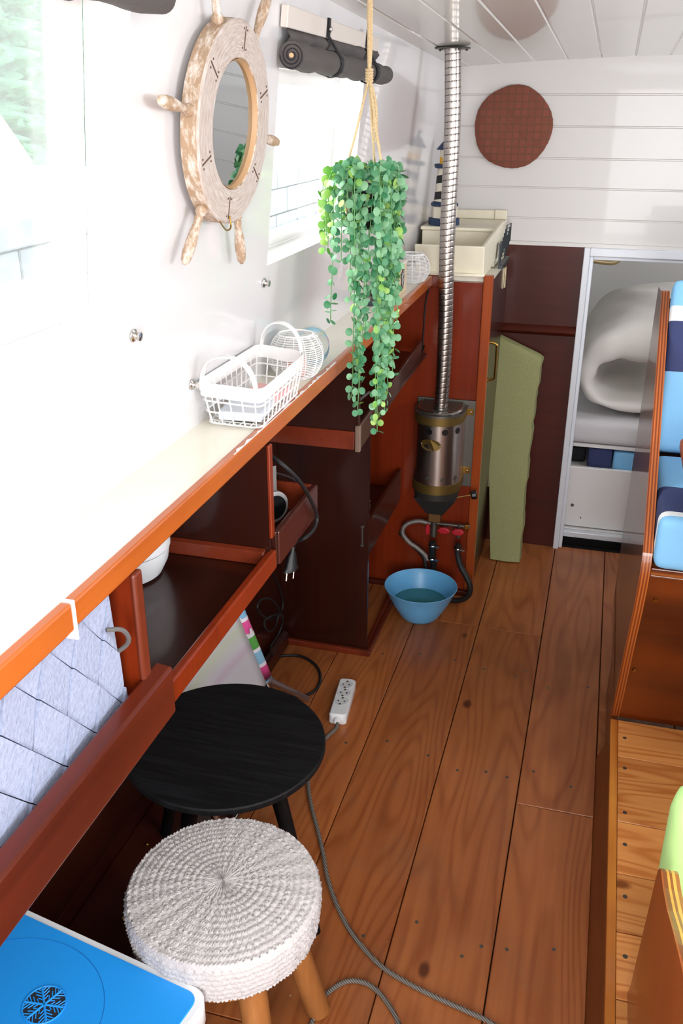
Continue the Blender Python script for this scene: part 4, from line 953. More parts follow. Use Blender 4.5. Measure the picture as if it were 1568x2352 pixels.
# ---- lighthouse ornament
lx, ly, lz = -.574, 3.405, 1.3345
lh = empty('lighthouse', (lx, ly, lz), 'wooden toy lighthouse with dark stripes and blue roof on the ledge behind the flue', 'ornament')
NAVY = plain('lighthouse_navy', '#1d3558', .5); LW = plain('lighthouse_white', '#ece3cf', .5)
def octa(bm, prof, n=8): lathe(bm, prof, (lx, ly, lz), n=n)
bm = BM(); octa(bm, [(.056, 0), (.056, .022), (.053, .024)]); build('base', bm, NAVY, lh)
bm = BM(); octa(bm, [(.046, .0245), (.046, .062), (.043, .064)]); build('plinth', bm, LW, lh)
bm = BM(); octa(bm, [(.049, .0645), (.049, .072), (.040, .080)]); build('ledge_band', bm, NAVY, lh)
bm = BM(); octa(bm, [(.038, .0805), (.029, .190)], 28); tw = build('tower', bm, LW, lh, smooth=True)
for z0 in (.083, .137):
    bm = BM(); n = 28; rows = []
    for k in range(n + 1):
        a = -PI + 2 * PI * k / n; sl = .030 * (k / n) * 2
        def rad(z): return .038 - (z - .0805) * (.009 / .1095) + .0007
        za, zb = z0 + sl * .5, z0 + sl * .5 + .026; za = min(za, .188); zb = min(zb, .1895)
        rows.append([bm.verts.new((lx + (rad(z) - dd) * math.cos(a), ly + (rad(z) - dd) * math.sin(a), lz + z)) for z, dd in ((za, 0), (zb, 0), (zb, .0007), (za, .0007))])
    for a, b in zip(rows, rows[1:]):
        for q in range(4): bm.faces.new((a[q], a[(q + 1) % 4], b[(q + 1) % 4], b[q]))
    build('stripe', bm, plain('stripe_black', '#15161c', .5), tw, smooth=True)
bm = BM(); octa(bm, [(.040, .1905), (.043, .200), (.040, .204)]); build('gallery', bm, NAVY, lh)
bm = BM(); octa(bm, [(.024, .2045), (.024, .226)], 16); build('lamp', bm, plain('lamp_yellow', '#e8b53a', .5), lh)
bm = BM(); octa(bm, [(.024, .2265), (.025, .250)], 16); build('lantern', bm, LW, lh)
bm = BM(); octa(bm, [(.038, .2505), (.028, .262), (.010, .282), (.005, .290)]); ball(bm, (lx, ly, lz + .296), .009, 8); build('roof', bm, NAVY, lh, smooth=True)

# ---- round woven disc on the end wall
DX, DZ, DR = -.377, 1.654, .140
m_, n_, l_, b_ = mat('woven_rust'); tc2 = n_.new('ShaderNodeTexCoord'); br_ = n_.new('ShaderNodeTexBrick'); br_.inputs['Scale'].default_value = 38; br_.offset = 0; br_.inputs['Brick Width'].default_value = .95; br_.inputs['Row Height'].default_value = .95; br_.inputs['Mortar Size'].default_value = .12
br_.inputs['Color1'].default_value = rgb('#7a4335'); br_.inputs['Color2'].default_value = rgb('#85493a'); br_.inputs['Mortar'].default_value = rgb('#6f4634')
mp_ = n_.new('ShaderNodeMapping'); mp_.inputs['Rotation'].default_value = (PI / 2, .06, 0); l_.new(tc2.outputs['Object'], mp_.inputs[0]); l_.new(mp_.outputs[0], br_.inputs[0]); l_.new(br_.outputs[0], b_.inputs['Base Color']); b_.inputs['Roughness'].default_value = .9
bm = BM(); rdm = random.Random(9); n = 96; rings = []
rad = [DR * (1 + .012 * math.sin(5 * k / n * 6.28 + 1) + rdm.uniform(-.006, .006)) for k in range(n)]
for q in range(1, 15):
    t = q / 14; rings.append([bm.verts.new((DX + rad[k] * t * math.cos(2 * PI * k / n), 3.6435 - .012 * (1 - t ** 6) - .0016 * math.sin(DX + rad[k] * t * math.cos(2 * PI * k / n) * 240) * math.sin(rad[k] * t * math.sin(2 * PI * k / n) * 240) * (t < .97), DZ + rad[k] * t * math.sin(2 * PI * k / n))) for k in range(n)])
c_ = bm.verts.new((DX, 3.6315, DZ))
for k in range(n): bm.faces.new((c_, rings[0][k], rings[0][(k + 1) % n]))
for a, b in zip(rings, rings[1:]):
    for k in range(n): bm.faces.new((a[k], a[(k + 1) % n], b[(k + 1) % n], b[k]))
bk_ = [bm.verts.new((v.co.x, 3.6585, v.co.z)) for v in rings[-1]]
for k in range(n): bm.faces.new((rings[-1][k], rings[-1][(k + 1) % n], bk_[(k + 1) % n], bk_[k]))
bm.faces.new(bk_)
T(build('woven_disc', bm, m_, smooth=True, angle=60), 'round rust brown woven disc fixed on the white boarded end wall', 'disc')

# ================================================================== BERTH BEYOND THE DOORWAY
lk = empty('berth_locker', (.25, 3.8, 0), 'white painted bed base with a screwed front panel beyond the doorway', 'bed base')
bm = BM(); box(bm, -.10, .60, 3.760, 3.780, .058, .330); build('front_panel', bm, WHITEP, lk, bevel=.002)
bm = BM(); box(bm, -.10, .60, 3.745, 3.79, .012, .052); build('kickboard', bm, WHITEP, lk, bevel=.002)
bm = BM(); cyl(bm, (-.02, 3.7605, .155), (-.02, 3.757, .155), .007, n=12); cyl(bm, (.02, 3.7605, .10), (.02, 3.758, .10), .003, n=8); build('panel_screws', bm, GREYMET, lk)
bm = BM(); box(bm, -.12, 1.3, 3.80, 5.5, .27, .30); build('bed_board', bm, WHITEP, lk)
LB = plain('cushion_light_blue', '#84c1ee', .75, bump=.15, bscale=300); NV = plain('cushion_navy', '#333c68', .8, bump=.15, bscale=300); CW = plain('cushion_white', '#eef1f4', .75)
def cushion(name, x0, x1, y0, y1, z0, z1, r=.02, m=None, parent=None, label=None, cat=None, group=None, rot=None, puff=1.0):
    bm = BM(); box(bm, x0, x1, y0, y1, z0, z1)
    bmesh.ops.bevel(bm, geom=bm.edges[:], offset=r, segments=5, affect='EDGES', profile=.6)
    if rot: bm.transform(rot)
    o = build(name, bm, m, parent, smooth='all')
    if label: T(o, label, cat, group)
    return o
cushion('folded_cushion', .02, .12, 3.84, 4.35, .301, .395, .015, NV, None, 'navy folded cushion stored in the slot under the berth mattress', 'cushion')
cushion('folded_cushion', .125, .42, 3.84, 4.35, .301, .385, .015, LB, None, 'light blue folded cushion stored in the slot under the berth mattress', 'cushion')
cushion('folded_cushion', -.10, .012, 3.90, 4.4, .301, .37, .015, plain('black_bag', '#14151c', .8), None, 'black bundle stored at the left in the slot under the mattress', 'bundle')
bm = BM(); box(bm, -.15, 1.3, 3.83, 5.5, .398, .412); S(build('trim_berth_board', bm, WHITEP))
mt = cushion('mattress', -.14, 1.2, 3.82, 5.4, .413, .518, .035, plain('sheet_white', '#dcd9dc', .85, bump=.1, bscale=40), None, 'white sheeted mattress on the berth beyond the doorway', 'mattress')
# rolled duvet: one thick folded layer, open towards the right
def duvet():
    path = [(.62, .545), (.30, .552), (.10, .560), (.015, .590), (-.025, .655), (-.010, .735), (.05, .80), (.16, .832), (.40, .845), (.62, .848)]
    th = [.040, .043, .050, .056, .066, .090, .140, .190, .210, .215]
    P = smoothpath([(a, b + .014, 0) for a, b in path], 5); TH = []
    for i in range(len(P)):
        s = i / (len(P) - 1) * (len(th) - 1); k = min(int(s), len(th) - 2); TH.append(th[k] + (th[k + 1] - th[k]) * (s - k))
    bm = BM(); rd = random.Random(8); NY = 16; loops = []
    for j in range(NY + 1):
        y = 3.86 + .95 * j / NY; puff = 1 - .35 * (abs(j / NY - .5) * 2) ** 6; outer = []; inner = []
        for i, p in enumerate(P):
            a = P[max(0, i - 1)]; b = P[min(len(P) - 1, i + 1)]; t = (b - a).normalized(); nn = Vector((t.y, -t.x, 0)); w_ = TH[i] * puff
            wr = .005 * math.sin(i * .9 + j * .8) + .004 * math.sin(j * 1.7 + i * .3)
            o = p + nn * (-(w_) * .55 - wr); q = p + nn * (w_ * .55 + wr)
            outer.append((p.x - nn.x * -0 + (o.x - p.x), y, o.y)); inner.append((q.x, y, q.y))
        loops.append([bm.verts.new(c) for c in outer + inner[::-1]])
    m2 = len(loops[0])
    for a, b in zip(loops, loops[1:]):
        for k in range(m2): bm.faces.new((a[k], a[(k + 1) % m2], b[(k + 1) % m2], b[k]))
    for lp, rev in ((loops[0], 0), (loops[-1], 1)):
        h = m2 // 2
        for k in range(h - 1):
            f = (lp[k], lp[k + 1], lp[m2 - 2 - k], lp[m2 - 1 - k]); bm.faces.new(f[::-1] if rev else f)
    o = build('duvet', bm, plain('duvet_white', '#e4dfd9', .9, bump=.15, bscale=25), smooth='all')
    s_ = o.modifiers.new('sub', 'SUBSURF'); s_.levels = 1; s_.render_levels = 1
    return T(o, 'thick white duvet folded over on the mattress beyond the doorway', 'duvet')
duvet()
bm = BM(); tube(bm, smoothpath([(-.06, 4.02, 1.145), (.02, 4.02, 1.138), (.05, 4.02, 1.15), (.06, 4.02, 1.18), (.065, 4.02, 1.30), (.065, 4.02, 1.549)]), .012, 12); T(build('brass_pipe', bm, plain('cream_brass', '#b9a47a', .4, metal=.4), smooth=True), 'short bent brass coloured pipe high inside the berth doorway', 'pipe')

# ================================================================== BENCH ON THE RIGHT
m_, n_, l_, b_ = mat('ply_bands'); tp = n_.new('ShaderNodeTexCoord'); sp2 = n_.new('ShaderNodeSeparateXYZ'); l_.new(tp.outputs['Object'], sp2.inputs[0])
mp2 = n_.new('ShaderNodeMath'); mp2.operation = 'MULTIPLY'; mp2.inputs[1].default_value = 2 * PI / .0072; l_.new(sp2.outputs[0], mp2.inputs[0]); sn2 = n_.new('ShaderNodeMath'); sn2.operation = 'SINE'; l_.new(mp2.outputs[0], sn2.inputs[0])
mr2 = n_.new('ShaderNodeMapRange'); mr2.inputs[1].default_value = -.5; mr2.inputs[2].default_value = .5; l_.new(sn2.outputs[0], mr2.inputs[0]); mx2 = n_.new('ShaderNodeMix'); mx2.data_type = 'RGBA'; mx2.inputs[6].default_value = rgb('#7c3413'); mx2.inputs[7].default_value = rgb('#b4622a'); l_.new(mr2.outputs[0], mx2.inputs[0]); l_.new(mx2.outputs[2], b_.inputs['Base Color']); b_.inputs['Roughness'].default_value = .35; b_.inputs['Coat Weight'].default_value = .4
PLYB = m_
bn = empty('bench', (.5, 2.5, .15), 'built in wooden bench with tall varnished end panel beside the aisle', 'bench')
GLOSSB = wood('bench_end_gloss', '#54291c', '#74402c', 'Z', 1, .3, .5, dist=.4, ring=.2, bump=.02, coatrough=.03)
pprof = [(2.262, .152), (2.20, .27), (2.11, .47), (2.035, .62), (2.006, .70), (1.998, .745), (2.008, .785), (2.05, .815), (2.672, 1.258), (2.688, 1.262), (2.885, 1.243), (2.93, .74), (2.965, .40), (2.945, .0)]
def inset(P, d):
    return [(y + d, z - (d if z > 1.2 else 0)) if y < 2.7 else (y, z - (d if z > 1.2 else 0)) for y, z in P]
bm = BM(); prism(bm, inset(pprof[:-1], .004) + [(2.945, .152)], 'X', .1585, .178); ep = build('end_panel', bm, GLOSSB, bn)
bm = BM(); F_ = []
for y, z in pprof[:10]:
    F_.append([bm.verts.new(p) for p in ((.1575, y, z), (.179, y, z), (.179, y + .010, z - (.002 if z < 1.2 else .010)), (.1575, y + .010, z - (.002 if z < 1.2 else .010)))])
for a, b in zip(F_, F_[1:]):
    for q in range(4): bm.faces.new((a[q], a[(q + 1) % 4], b[(q + 1) % 4], b[q]))
bm.faces.new(F_[0]); bm.faces.new(F_[-1][::-1]); build('panel_edge', bm, PLYB, ep, smooth=True, label='layered plywood edge')
bm = BM(); hexa(bm, [(.1795, 2.262, .1515), (1.22, 2.262, .1515), (1.22, 2.276, .1515), (.1795, 2.276, .1515), (.1795, 2.018, .722), (1.22, 2.018, .722), (1.22, 2.032, .722), (.1795, 2.032, .722)]); build('front_panel', bm, BENCHFRONT, bn)
bm = BM(); box(bm, .1795, 1.22, 2.006, 2.04, .7225, .732); box(bm, .1795, 1.22, 2.000, 2.05, .7325, .752); build('seat_rail', bm, wood('rail_ply', '#5a220e', '#b0642a', 'X', 2, .35, .5, dist=.3, ring=.8, fine=.7, stretch=30), bn, bevel=.003)
bm = BM(); box(bm, .1795, 1.22, 2.055, 2.93, .735, .752); build('seat_board', bm, MAHOG_X, bn)
bm = BM(); hexa(bm, [(.1795, 2.53, .753), (1.22, 2.53, .753), (1.22, 2.545, .753), (.1795, 2.545, .753), (.1795, 2.72, 1.235), (1.22, 2.72, 1.235), (1.22, 2.735, 1.235), (.1795, 2.735, 1.235)]); build('back_board', bm, RED_Z, bn)
bm = BM(); cyl(bm, (.205, 2.048, .648), (.205, 2.044, .646), .005, n=12); build('screw', bm, BRASS, bn)
bm = BM(); cyl(bm, (.192, 2.165, .372), (.192, 2.161, .370), .005, n=12); build('screw', bm, BRASS, bn)
def striped(name, bounds, bands, axis, r, label):
    """cushion whose cover is printed with straight stripes along X; bands = [(limit, material index)] measured on the given axis"""
    x0, x1, y0, y1, z0, z1 = bounds; bm = BM(); box(bm, x0, x1, y0, y1, z0, z1)
    bmesh.ops.bevel(bm, geom=bm.edges[:], offset=r, segments=6, affect='EDGES', profile=.6)
    ai = 'XYZ'.index(axis); nv = Vector((0, 0, 0)); nv[ai] = 1
    for lim, _ in bands[:-1]:
        co = Vector((0, 0, 0)); co[ai] = lim; bmesh.ops.bisect_plane(bm, geom=bm.verts[:] + bm.edges[:] + bm.faces[:], plane_co=co, plane_no=nv)
    for f in bm.faces:
        c = f.calc_center_median()[ai]
        for lim, mi in bands:
            if c <= lim: f.material_index = mi; break
    return bm
bm = striped('seat_cushion', (.181, 1.20, 1.985, 2.43, .7535, .883), [(2.010, 0), (2.035, 2), (2.19, 1), (3, 0)], 'Y', .028, '')
T(build('seat_cushion', bm, [LB, NV, CW], smooth='all'), 'light blue bench seat cushion with navy and white stripes', 'cushion')
bm = striped('back_cushion', (.181, 1.20, 0, .085, 0, .455), [(.212, 0), (.345, 1), (.385, 2), (3, 0)], 'Z', .022, '')
bm.transform(Matrix.Translation(Vector((0, 2.437, .886))) @ Matrix.Rotation(math.radians(-21.5), 4, 'X'))
T(build('back_cushion', bm, [LB, NV, CW], smooth='all'), 'tall light blue bench back cushion with a broad navy stripe', 'cushion')
# table in front of the bench: rounded edge just reaching into the picture
tb = empty('dining_table', (.72, 1.80, .15), 'varnished wooden table with rounded corner at the right edge before the bench', 'table')
bm = BM(); 
pts = [(.2185 + .035 - .035 * math.cos(a), 2.20 + .035 * math.sin(a)) for a in [PI / 2 * k / 8 for k in range(9)]] + [(1.1, 2.235), (1.1, 1.55)] + [(.2535 - .035 * math.sin(a), 1.585 - .035 * math.cos(a)) for a in [PI / 2 * k / 8 for k in range(9)]]
prism(bm, pts, 'Z', .975, 1.0); build('tabletop', bm, CHERRY, tb, bevel=.006)
bm = BM(); lathe(bm, [(.10, .1512), (.10, .158), (.03, .165), (.03, .960), (.08, .968), (.08, .9745)], (.72, 1.80, 0), n=24); build('pedestal', bm, CHROME, tb, smooth=True)
# near bench end panel and lime cushion
nb = empty('bench', (.5, 1.0, .15), 'cherry plywood bench end panel with layered edge at the lower right corner', 'bench')
prof = [(1.352, .152), (1.330, .20), (1.272, .525), (1.266, .548), (1.252, .568), (1.236, .577), (1.218, .581), (1.19, .587), (1.12, .612), (1.05, .647), (.94, .695), (.80, .73), (.45, .75), (.45, .152)]
bm = BM(); prism(bm, prof, 'X', .1985, .2015); build('end_panel', bm, CHERRY, nb)
for k, (x0, c) in enumerate(((.2016, '#7a3010'), (.2076, '#e09838'), (.2116, '#8a3a14'), (.2156, '#e0a046'), (.2206, '#a0501c'))):
    bm = BM(); prism(bm, prof, 'X', x0, (.2075, .2115, .2155, .2205, .2265)[k]); build('ply_layer', bm, plain('ply' + c, c, .35, coat=.4, var=.1), nb)
bm = BM(); box(bm, .228, 1.20, .50, .98, .48, .50); build('seat_board', bm, MAHOG_X, nb)
bm = BM(); box(bm, .228, 1.20, .98, .998, .152, .50); build('front_panel', bm, BENCHFRONT, nb)
LIME = plain('lime_cover', '#c5f09a', .8, bump=.15, bscale=200)
T(cushion('lime_cushion', .213, .60, 1.283, 1.40, .30, .662, .055, LIME), 'lime green cushion standing behind the curved bench end panel', 'cushion')

# ================================================================== THINGS ON AND UNDER THE LEFT SHELVES
# ---- woven felt basket
FELT = plain('light_grey_felt', '#9aa3bd', .95, bump=.6, bscale=160, var=.10)
fb = empty('felt_basket', (-.66, .6, .941), 'light grey felt basket woven in diamonds on the low shelf nearest the camera', 'basket')
bm = BM(); A_, B_ = Vector((0, .051, -.060)), Vector((0, .021, .056)); O_ = Vector((-.560, .712, 1.055)); rf = random.Random(6)
for i in range(-14, 12):
    for j in range(-14, 14):
        p = O_ + A_ * i + B_ * j
        if not (.25 < p.y < 1.0 and .86 < p.z < 1.24): continue
        g = .014; q = [p + A_ * g + B_ * g, p + A_ * (1 - g) + B_ * g, p + A_ * (1 - g) + B_ * (1 - g), p + A_ * g + B_ * (1 - g)]
        h = (.0004, .0046)
        off = [h[1], h[0], h[0], h[1]] if (i + j) % 2 else [h[0], h[0], h[1], h[1]]
        F_ = [bm.verts.new(a + Vector((o, 0, 0))) for a, o in zip(q, off)]; K_ = [bm.verts.new(a - Vector((.004, 0, 0))) for a in q]
        bm.faces.new(F_); bm.faces.new(K_[::-1])
        for k in range(4): bm.faces.new((F_[k], K_[k], K_[(k + 1) % 4], F_[(k + 1) % 4]))
def clip(bm, co, no):
    g = bm.verts[:] + bm.edges[:] + bm.faces[:]; bmesh.ops.bisect_plane(bm, geom=g, plane_co=co, plane_no=no, clear_outer=True)
    bmesh.ops.holes_fill(bm, edges=[e for e in bm.edges if e.is_boundary], sides=4)
clip(bm, (0, .922, .95), (0, 1, .115)); clip(bm, (0, 0, 1.158), (0, 0, 1)); clip(bm, (0, 0, .943), (0, 0, -1)); clip(bm, (0, .30, 0), (0, -1, 0))
build('woven_side', bm, FELT, fb)
bm = BM(); prism(bm, [(.30, .9415), (.921, .9415), (.897, 1.157), (.30, 1.157)], 'X', -.572, -.5645); build('inner_side', bm, plain('felt_seam_grey', '#4c4c55', .95), fb)  # dark grey backing shows as seam lines between the woven strips
bm = BM(); hexa(bm, [(-.85, .913, .9415), (-.566, .913, .9415), (-.566, .921, .9415), (-.85, .921, .9415), (-.85, .889, 1.157), (-.566, .889, 1.157), (-.566, .897, 1.157), (-.85, .897, 1.157)]); build('end_side', bm, FELT, fb)
bm = BM(); box(bm, -.85, -.574, .30, .91, .9415, .948); box(bm, -.85, -.842, .30, .90, .948, 1.157); build('back_side', bm, FELT, fb)
bm = BM(); tube(bm, smoothpath([(-.552, .878, 1.118), (-.540, .893, 1.112), (-.538, .905, 1.095), (-.545, .912, 1.078), (-.558, .910, 1.066)], 6), .0032, 8); build('stitched_loop', bm, plain('felt_loop', '#5f5b5a', .9), fb, smooth=True)
# ---- white pot with lid on the middle shelf
wp_ = empty('plastic_pot', (-.785, 1.335, .9365), 'round white plastic pot with a lid on the dark middle shelf', 'pot')
bm = BM(); lathe(bm, [(.062, .9368), (.072, .941), (.084, .965), (.088, .988), (.088, .990)], (-.790, 1.335, 0), n=48); build('body', bm, WPLAST, wp_, smooth=True)
bm = BM(); lathe(bm, [(.0885, .9915), (.090, .993), (.090, 1.03), (.088, 1.033), (.088, 1.06), (.082, 1.085), (.04, 1.092)], (-.790, 1.335, 0), n=48); build('lid', bm, WPLAST, wp_, smooth=True)
# ---- gadget in the tray shelf
gd = empty('travel_gadget', (-.60, 1.62, .929), 'small round grey and black gadget standing in the tray shelf', 'gadget')
gc = Vector((-.602, 1.632, .966)); gx = Vector((.80, -.60, 0)).normalized()
bm = BM(); lathe(bm, [(.030, -.012), (.034, -.010), (.034, .004), (.030, .006)], gc, gx, 28); build('housing', bm, plain('gadget_grey', '#a9a7a8', .35, metal=.3), gd, smooth=True)
bm = BM(); lathe(bm, [(.026, .0062), (.026, .0078)], gc, gx, 28); build('black_face', bm, BLACKP, gd)
bm = BM(); s_ = Vector((.6, .8, 0)); hexa(bm, [gc + s_ * -.010 + Vector((0, 0, .034)) - gx * .003, gc + s_ * .010 + Vector((0, 0, .034)) - gx * .003, gc + s_ * .010 + Vector((0, 0, .034)), gc + s_ * -.010 + Vector((0, 0, .034)), gc + s_ * -.010 + Vector((0, 0, .088)) - gx * .003, gc + s_ * .010 + Vector((0, 0, .088)) - gx * .003, gc + s_ * .010 + Vector((0, 0, .088)), gc + s_ * -.010 + Vector((0, 0, .088))])
build('upright_tab', bm, plain('gadget_tab', '#7d7876', .5), gd, bevel=.003)
# ---- black mains cord with euro plug
pc = empty('mains_cord', ax(690, 1100, -.525), 'thick black mains cord with two pin plug looped over the tray shelf front', 'cable')
pts = [ax(600, 1035, -.60), ax(622, 1047, -.575), ax(655, 1072, -.545), ax(690, 1108, -.527), ax(715, 1150, -.524), ax(728, 1185, -.524), ax(722, 1213, -.524), ax(705, 1232, -.526), ax(690, 1240, -.540), ax(680, 1243, -.560), ax(675, 1252, -.575), ax(672, 1262, -.575)]
bm = BM(); tube(bm, smoothpath(pts, 6), .0042, 8); build('cable', bm, RUBBER, pc, smooth=True)
a_, b_, c_ = ax(672, 1258, -.575), ax(668, 1302, -.575), ax(666, 1325, -.575); dn = (b_ - a_).normalized(); sd = Vector((.55, .84, 0)).normalized()
bm = BM(); 
def ring_(p, w_, t_): n_ = Vector((.84, -.55, 0)).normalized(); return [bm.verts.new(p + sd * (w_ * math.cos(q)) + n_ * (t_ * math.sin(q))) for q in [2 * PI * i / 16 for i in range(16)]]
rs = [ring_(a_ + dn * h, w_, t_) for h, w_, t_ in ((-.004, .005, .005), (.008, .0065, .006), (.016, .011, .007), (.040, .0155, .008), (.044, .019, .009), (.050, .019, .009))]
for a, b in zip(rs, rs[1:]):
    for k in range(16): bm.faces.new((a[k], a[(k + 1) % 16], b[(k + 1) % 16], b[k]))
bm.faces.new(rs[0][::-1]); bm.faces.new(rs[-1]); plg = build('plug', bm, BLACKP, pc, smooth=True)
for s in (-1, 1):
    bm = BM(); p = a_ + dn * .050 + sd * .0095 * s; cyl(bm, p, p + dn * .019, .0021, n=8); build('pin', bm, CHROME, plg, smooth=True)
bm = BM(); tube(bm, smoothpath([ax(600, 1075, -.66), ax(640, 1088, -.64), ax(665, 1096, -.63), ax(690, 1112, -.62), ax(700, 1125, -.62)], 6), .003, 8); T(build('thin_cable', bm, plain('cable_sheen', '#26242a', .3), smooth=True), 'thin black cable lying behind the thick mains cord in the tray shelf', 'cable')
# ---- coiled cable hanging at the hull under the shelf
bm = BM(); pts = [ax(618, 1305, -.90), ax(640, 1345, -.90), ax(650, 1385, -.90), ax(640, 1415, -.90), ax(612, 1420, -.90), ax(592, 1400, -.90), ax(598, 1378, -.90), ax(622, 1376, -.89), ax(640, 1400, -.89), ax(632, 1440, -.89), ax(615, 1450, -.89), ax(608, 1425, -.90), ax(640, 1410, -.88), ax(650, 1425, -.88), ax(640, 1455, -.89), ax(620, 1490, -.90), (-.925, 2.47, .02)]
tube(bm, smoothpath(pts, 6), .0038, 8); tube(bm, smoothpath([(-.925, 2.47, .02), (-.93, 2.49, .0055), az(650, 1506, .0055), az(690, 1507, .0055), az(722, 1525, .0055), az(736, 1552, .0055), az(728, 1582, .0055), az(700, 1598, .0055), az(672, 1600, .0055), az(640, 1590, .0055)], 8), .0048, 8)
T(build('loose_cable', bm, RUBBER, smooth=True), 'black cable coiled under the shelf and looping onto the floor by the striped chair', 'cable')

# ---- folded beach chair leaning under the shelf
ch = empty('folding_chair', (-.85, 1.9, 0), 'folded beach chair with candy striped hem and metal tubes leaning behind the black table', 'chair')
tA, tB = ay(540, 1385, 2.10), ay(612, 1562, 2.10); sl = (tB - tA)
SLING = plain('sling_underside', '#c9c6cf', .85, bump=.1, bscale=60)
m_, n_, l_, b_ = mat('sling_stripes'); tcc = n_.new('ShaderNodeTexCoord'); sp_ = n_.new('ShaderNodeSeparateXYZ'); l_.new(tcc.outputs['Object'], sp_.inputs[0]); cr = n_.new('ShaderNodeValToRGB'); mm_ = n_.new('ShaderNodeMath'); mm_.operation = 'MULTIPLY'; mm_.inputs[1].default_value = 4.2; fr_ = n_.new('ShaderNodeMath'); fr_.operation = 'FRACT'
l_.new(sp_.outputs[2], mm_.inputs[0]); l_.new(mm_.outputs[0], fr_.inputs[0]); l_.new(fr_.outputs[0], cr.inputs[0]); cr.color_ramp.elements[0].color = rgb('#c9c8cf'); cr.color_ramp.elements[1].color = rgb('#c9c8cf'); cr.color_ramp.elements[1].position = 1
for p, c in ((.25, '#c9c8cf'), (.33, '#c6b6c6'), (.42, '#c9c8cf'), (.6, '#c2cbb8'), (.7, '#c9c8cf')):
    e = cr.color_ramp.elements.new(p); e.color = rgb(c)
l_.new(cr.outputs[0], b_.inputs['Base Color']); b_.inputs['Roughness'].default_value = .85
bm = BM(); rows = []
for i in range(13):
    y = 1.66 + (2.085 - 1.66) * i / 12; rows.append([bm.verts.new((tA + sl * (j / 10)).lerp((tA + sl * (j / 10)), 0) * 1 + Vector((.004 - .020 * math.sin(PI * j / 10) * math.sin(PI * i / 12), y - 2.10, 0))) for j in range(11)])
for a, b in zip(rows, rows[1:]):
    for j in range(10): bm.faces.new((a[j], a[j + 1], b[j + 1], b[j]))
o = build('sling', bm, m_, ch, smooth='all'); sm = o.modifiers.new('s', 'SOLIDIFY'); sm.thickness = .003
cols = [('#7fb4dc', .18), ('#e8e6f0', .04), ('#e0509a', .15), ('#e8e6f0', .05), ('#56a048', .15), ('#e8e6f0', .04), ('#8cc2e0', .15), ('#e8e6f0', .04), ('#dd4c92', .16), ('#8cc2e0', .04)]
bm = BM(); t = 0; mats = []
for i, (c, w_) in enumerate(cols):
    n0 = len(bm.faces); p, q = tA + sl * t, tA + sl * (t + w_)
    lathe(bm, [(.019, 0), (.019, (q - p).length)], p, sl, 16, cap=(i in (0, len(cols) - 1)), sx=1, sy=1); bm.faces.ensure_lookup_table()
    for f in bm.faces[n0:]: f.material_index = len(mats)
    mats.append(plain('hem' + c, c, .85, bump=.1, bscale=200)); t += w_
bmesh.ops.remove_doubles(bm, verts=bm.verts[:], dist=.0002)
build('striped_hem', bm, mats, ch, smooth=True, label='candy striped cloth hem')
bm = BM(); tube(bm, [tA + sl * -.02, tA + sl * 1.0, tA + sl * 1.02], .0105, 14); tube(bm, [tA + sl * 1.02, tA + sl * 1.06, Vector((-.775, 2.10, .10)), Vector((-.76, 2.10, .014))], .0105, 14); build('back_tube', bm, CHROME, ch, smooth=True)
bm = BM(); tube(bm, [tB + Vector((.010, -.01, .01)), az(705, 1605, .014)], .0095, 14); build('leg_tube', bm, plain('alu', '#a9a4a8', .35, metal=.9), ch, smooth=True)
bm = BM(); tube(bm, [tA + Vector((0, -.445, 0)), tB + Vector((0, -.445, 0)), Vector((-.78, 1.655, .012))], .0105, 14); build('back_tube', bm, CHROME, ch, smooth=True)
bm = BM(); tube(bm, [Vector((-.765, 2.085, .016)), Vector((-.772, 1.665, .016))], .009, 12); build('cross_tube', bm, CHROME, ch, smooth=True)
p_ = ay(553, 1440, 2.085); bm = BM(); tube(bm, smoothpath([p_ + Vector((0, 0, .03)), p_ + Vector((.004, 0, 0)), p_ + Vector((.016, 0, -.022)), p_ + Vector((.030, 0, -.018)), p_ + Vector((.030, 0, 0))], 5), .004, 8); build('plastic_clip', bm, WPLAST, ch, smooth=True)

# ---- black round side table
TX, TY, TR = -.684, 1.508, .219
bt_ = empty('side_table', (TX, TY, 0), 'round black wood side table standing partly under the shelf', 'table')
m_, n_, l_, b_ = mat('black_ash'); tc3 = n_.new('ShaderNodeTexCoord'); mp3 = n_.new('ShaderNodeMapping'); mp3.inputs['Rotation'].default_value = (0, 0, -.25); mp3.inputs['Scale'].default_value = (8, 130, 8); nz3 = n_.new('ShaderNodeTexNoise'); nz3.inputs['Scale'].default_value = 1.0; nz3.inputs['Detail'].default_value = 6
l_.new(tc3.outputs['Object'], mp3.inputs[0]); l_.new(mp3.outputs[0], nz3.inputs['Vector']); r3 = n_.new('ShaderNodeMapRange'); r3.inputs[1].default_value = .45; r3.inputs[2].default_value = .75; l_.new(nz3.outputs['Fac'], r3.inputs[0])
x3 = n_.new('ShaderNodeMix'); x3.data_type = 'RGBA'; x3.inputs[6].default_value = rgb('#0c0c0e'); x3.inputs[7].default_value = rgb('#1b1c1f'); l_.new(r3.outputs[0], x3.inputs[0]); l_.new(x3.outputs[2], b_.inputs['Base Color']); b_.inputs['Roughness'].default_value = .6; b_.inputs['Specular IOR Level'].default_value = .25
b3 = n_.new('ShaderNodeBump'); b3.inputs['Strength'].default_value = .5; b3.inputs['Distance'].default_value = .001; l_.new(nz3.outputs['Fac'], b3.inputs['Height']); l_.new(b3.outputs['Normal'], b_.inputs['Normal']); BASH = m_
bm = BM(); lathe(bm, [(TR - .006, .432), (TR, .436), (TR, .447), (TR - .003, .450)], (TX, TY, 0), n=96); build('tabletop', bm, BASH, bt_, smooth=True)
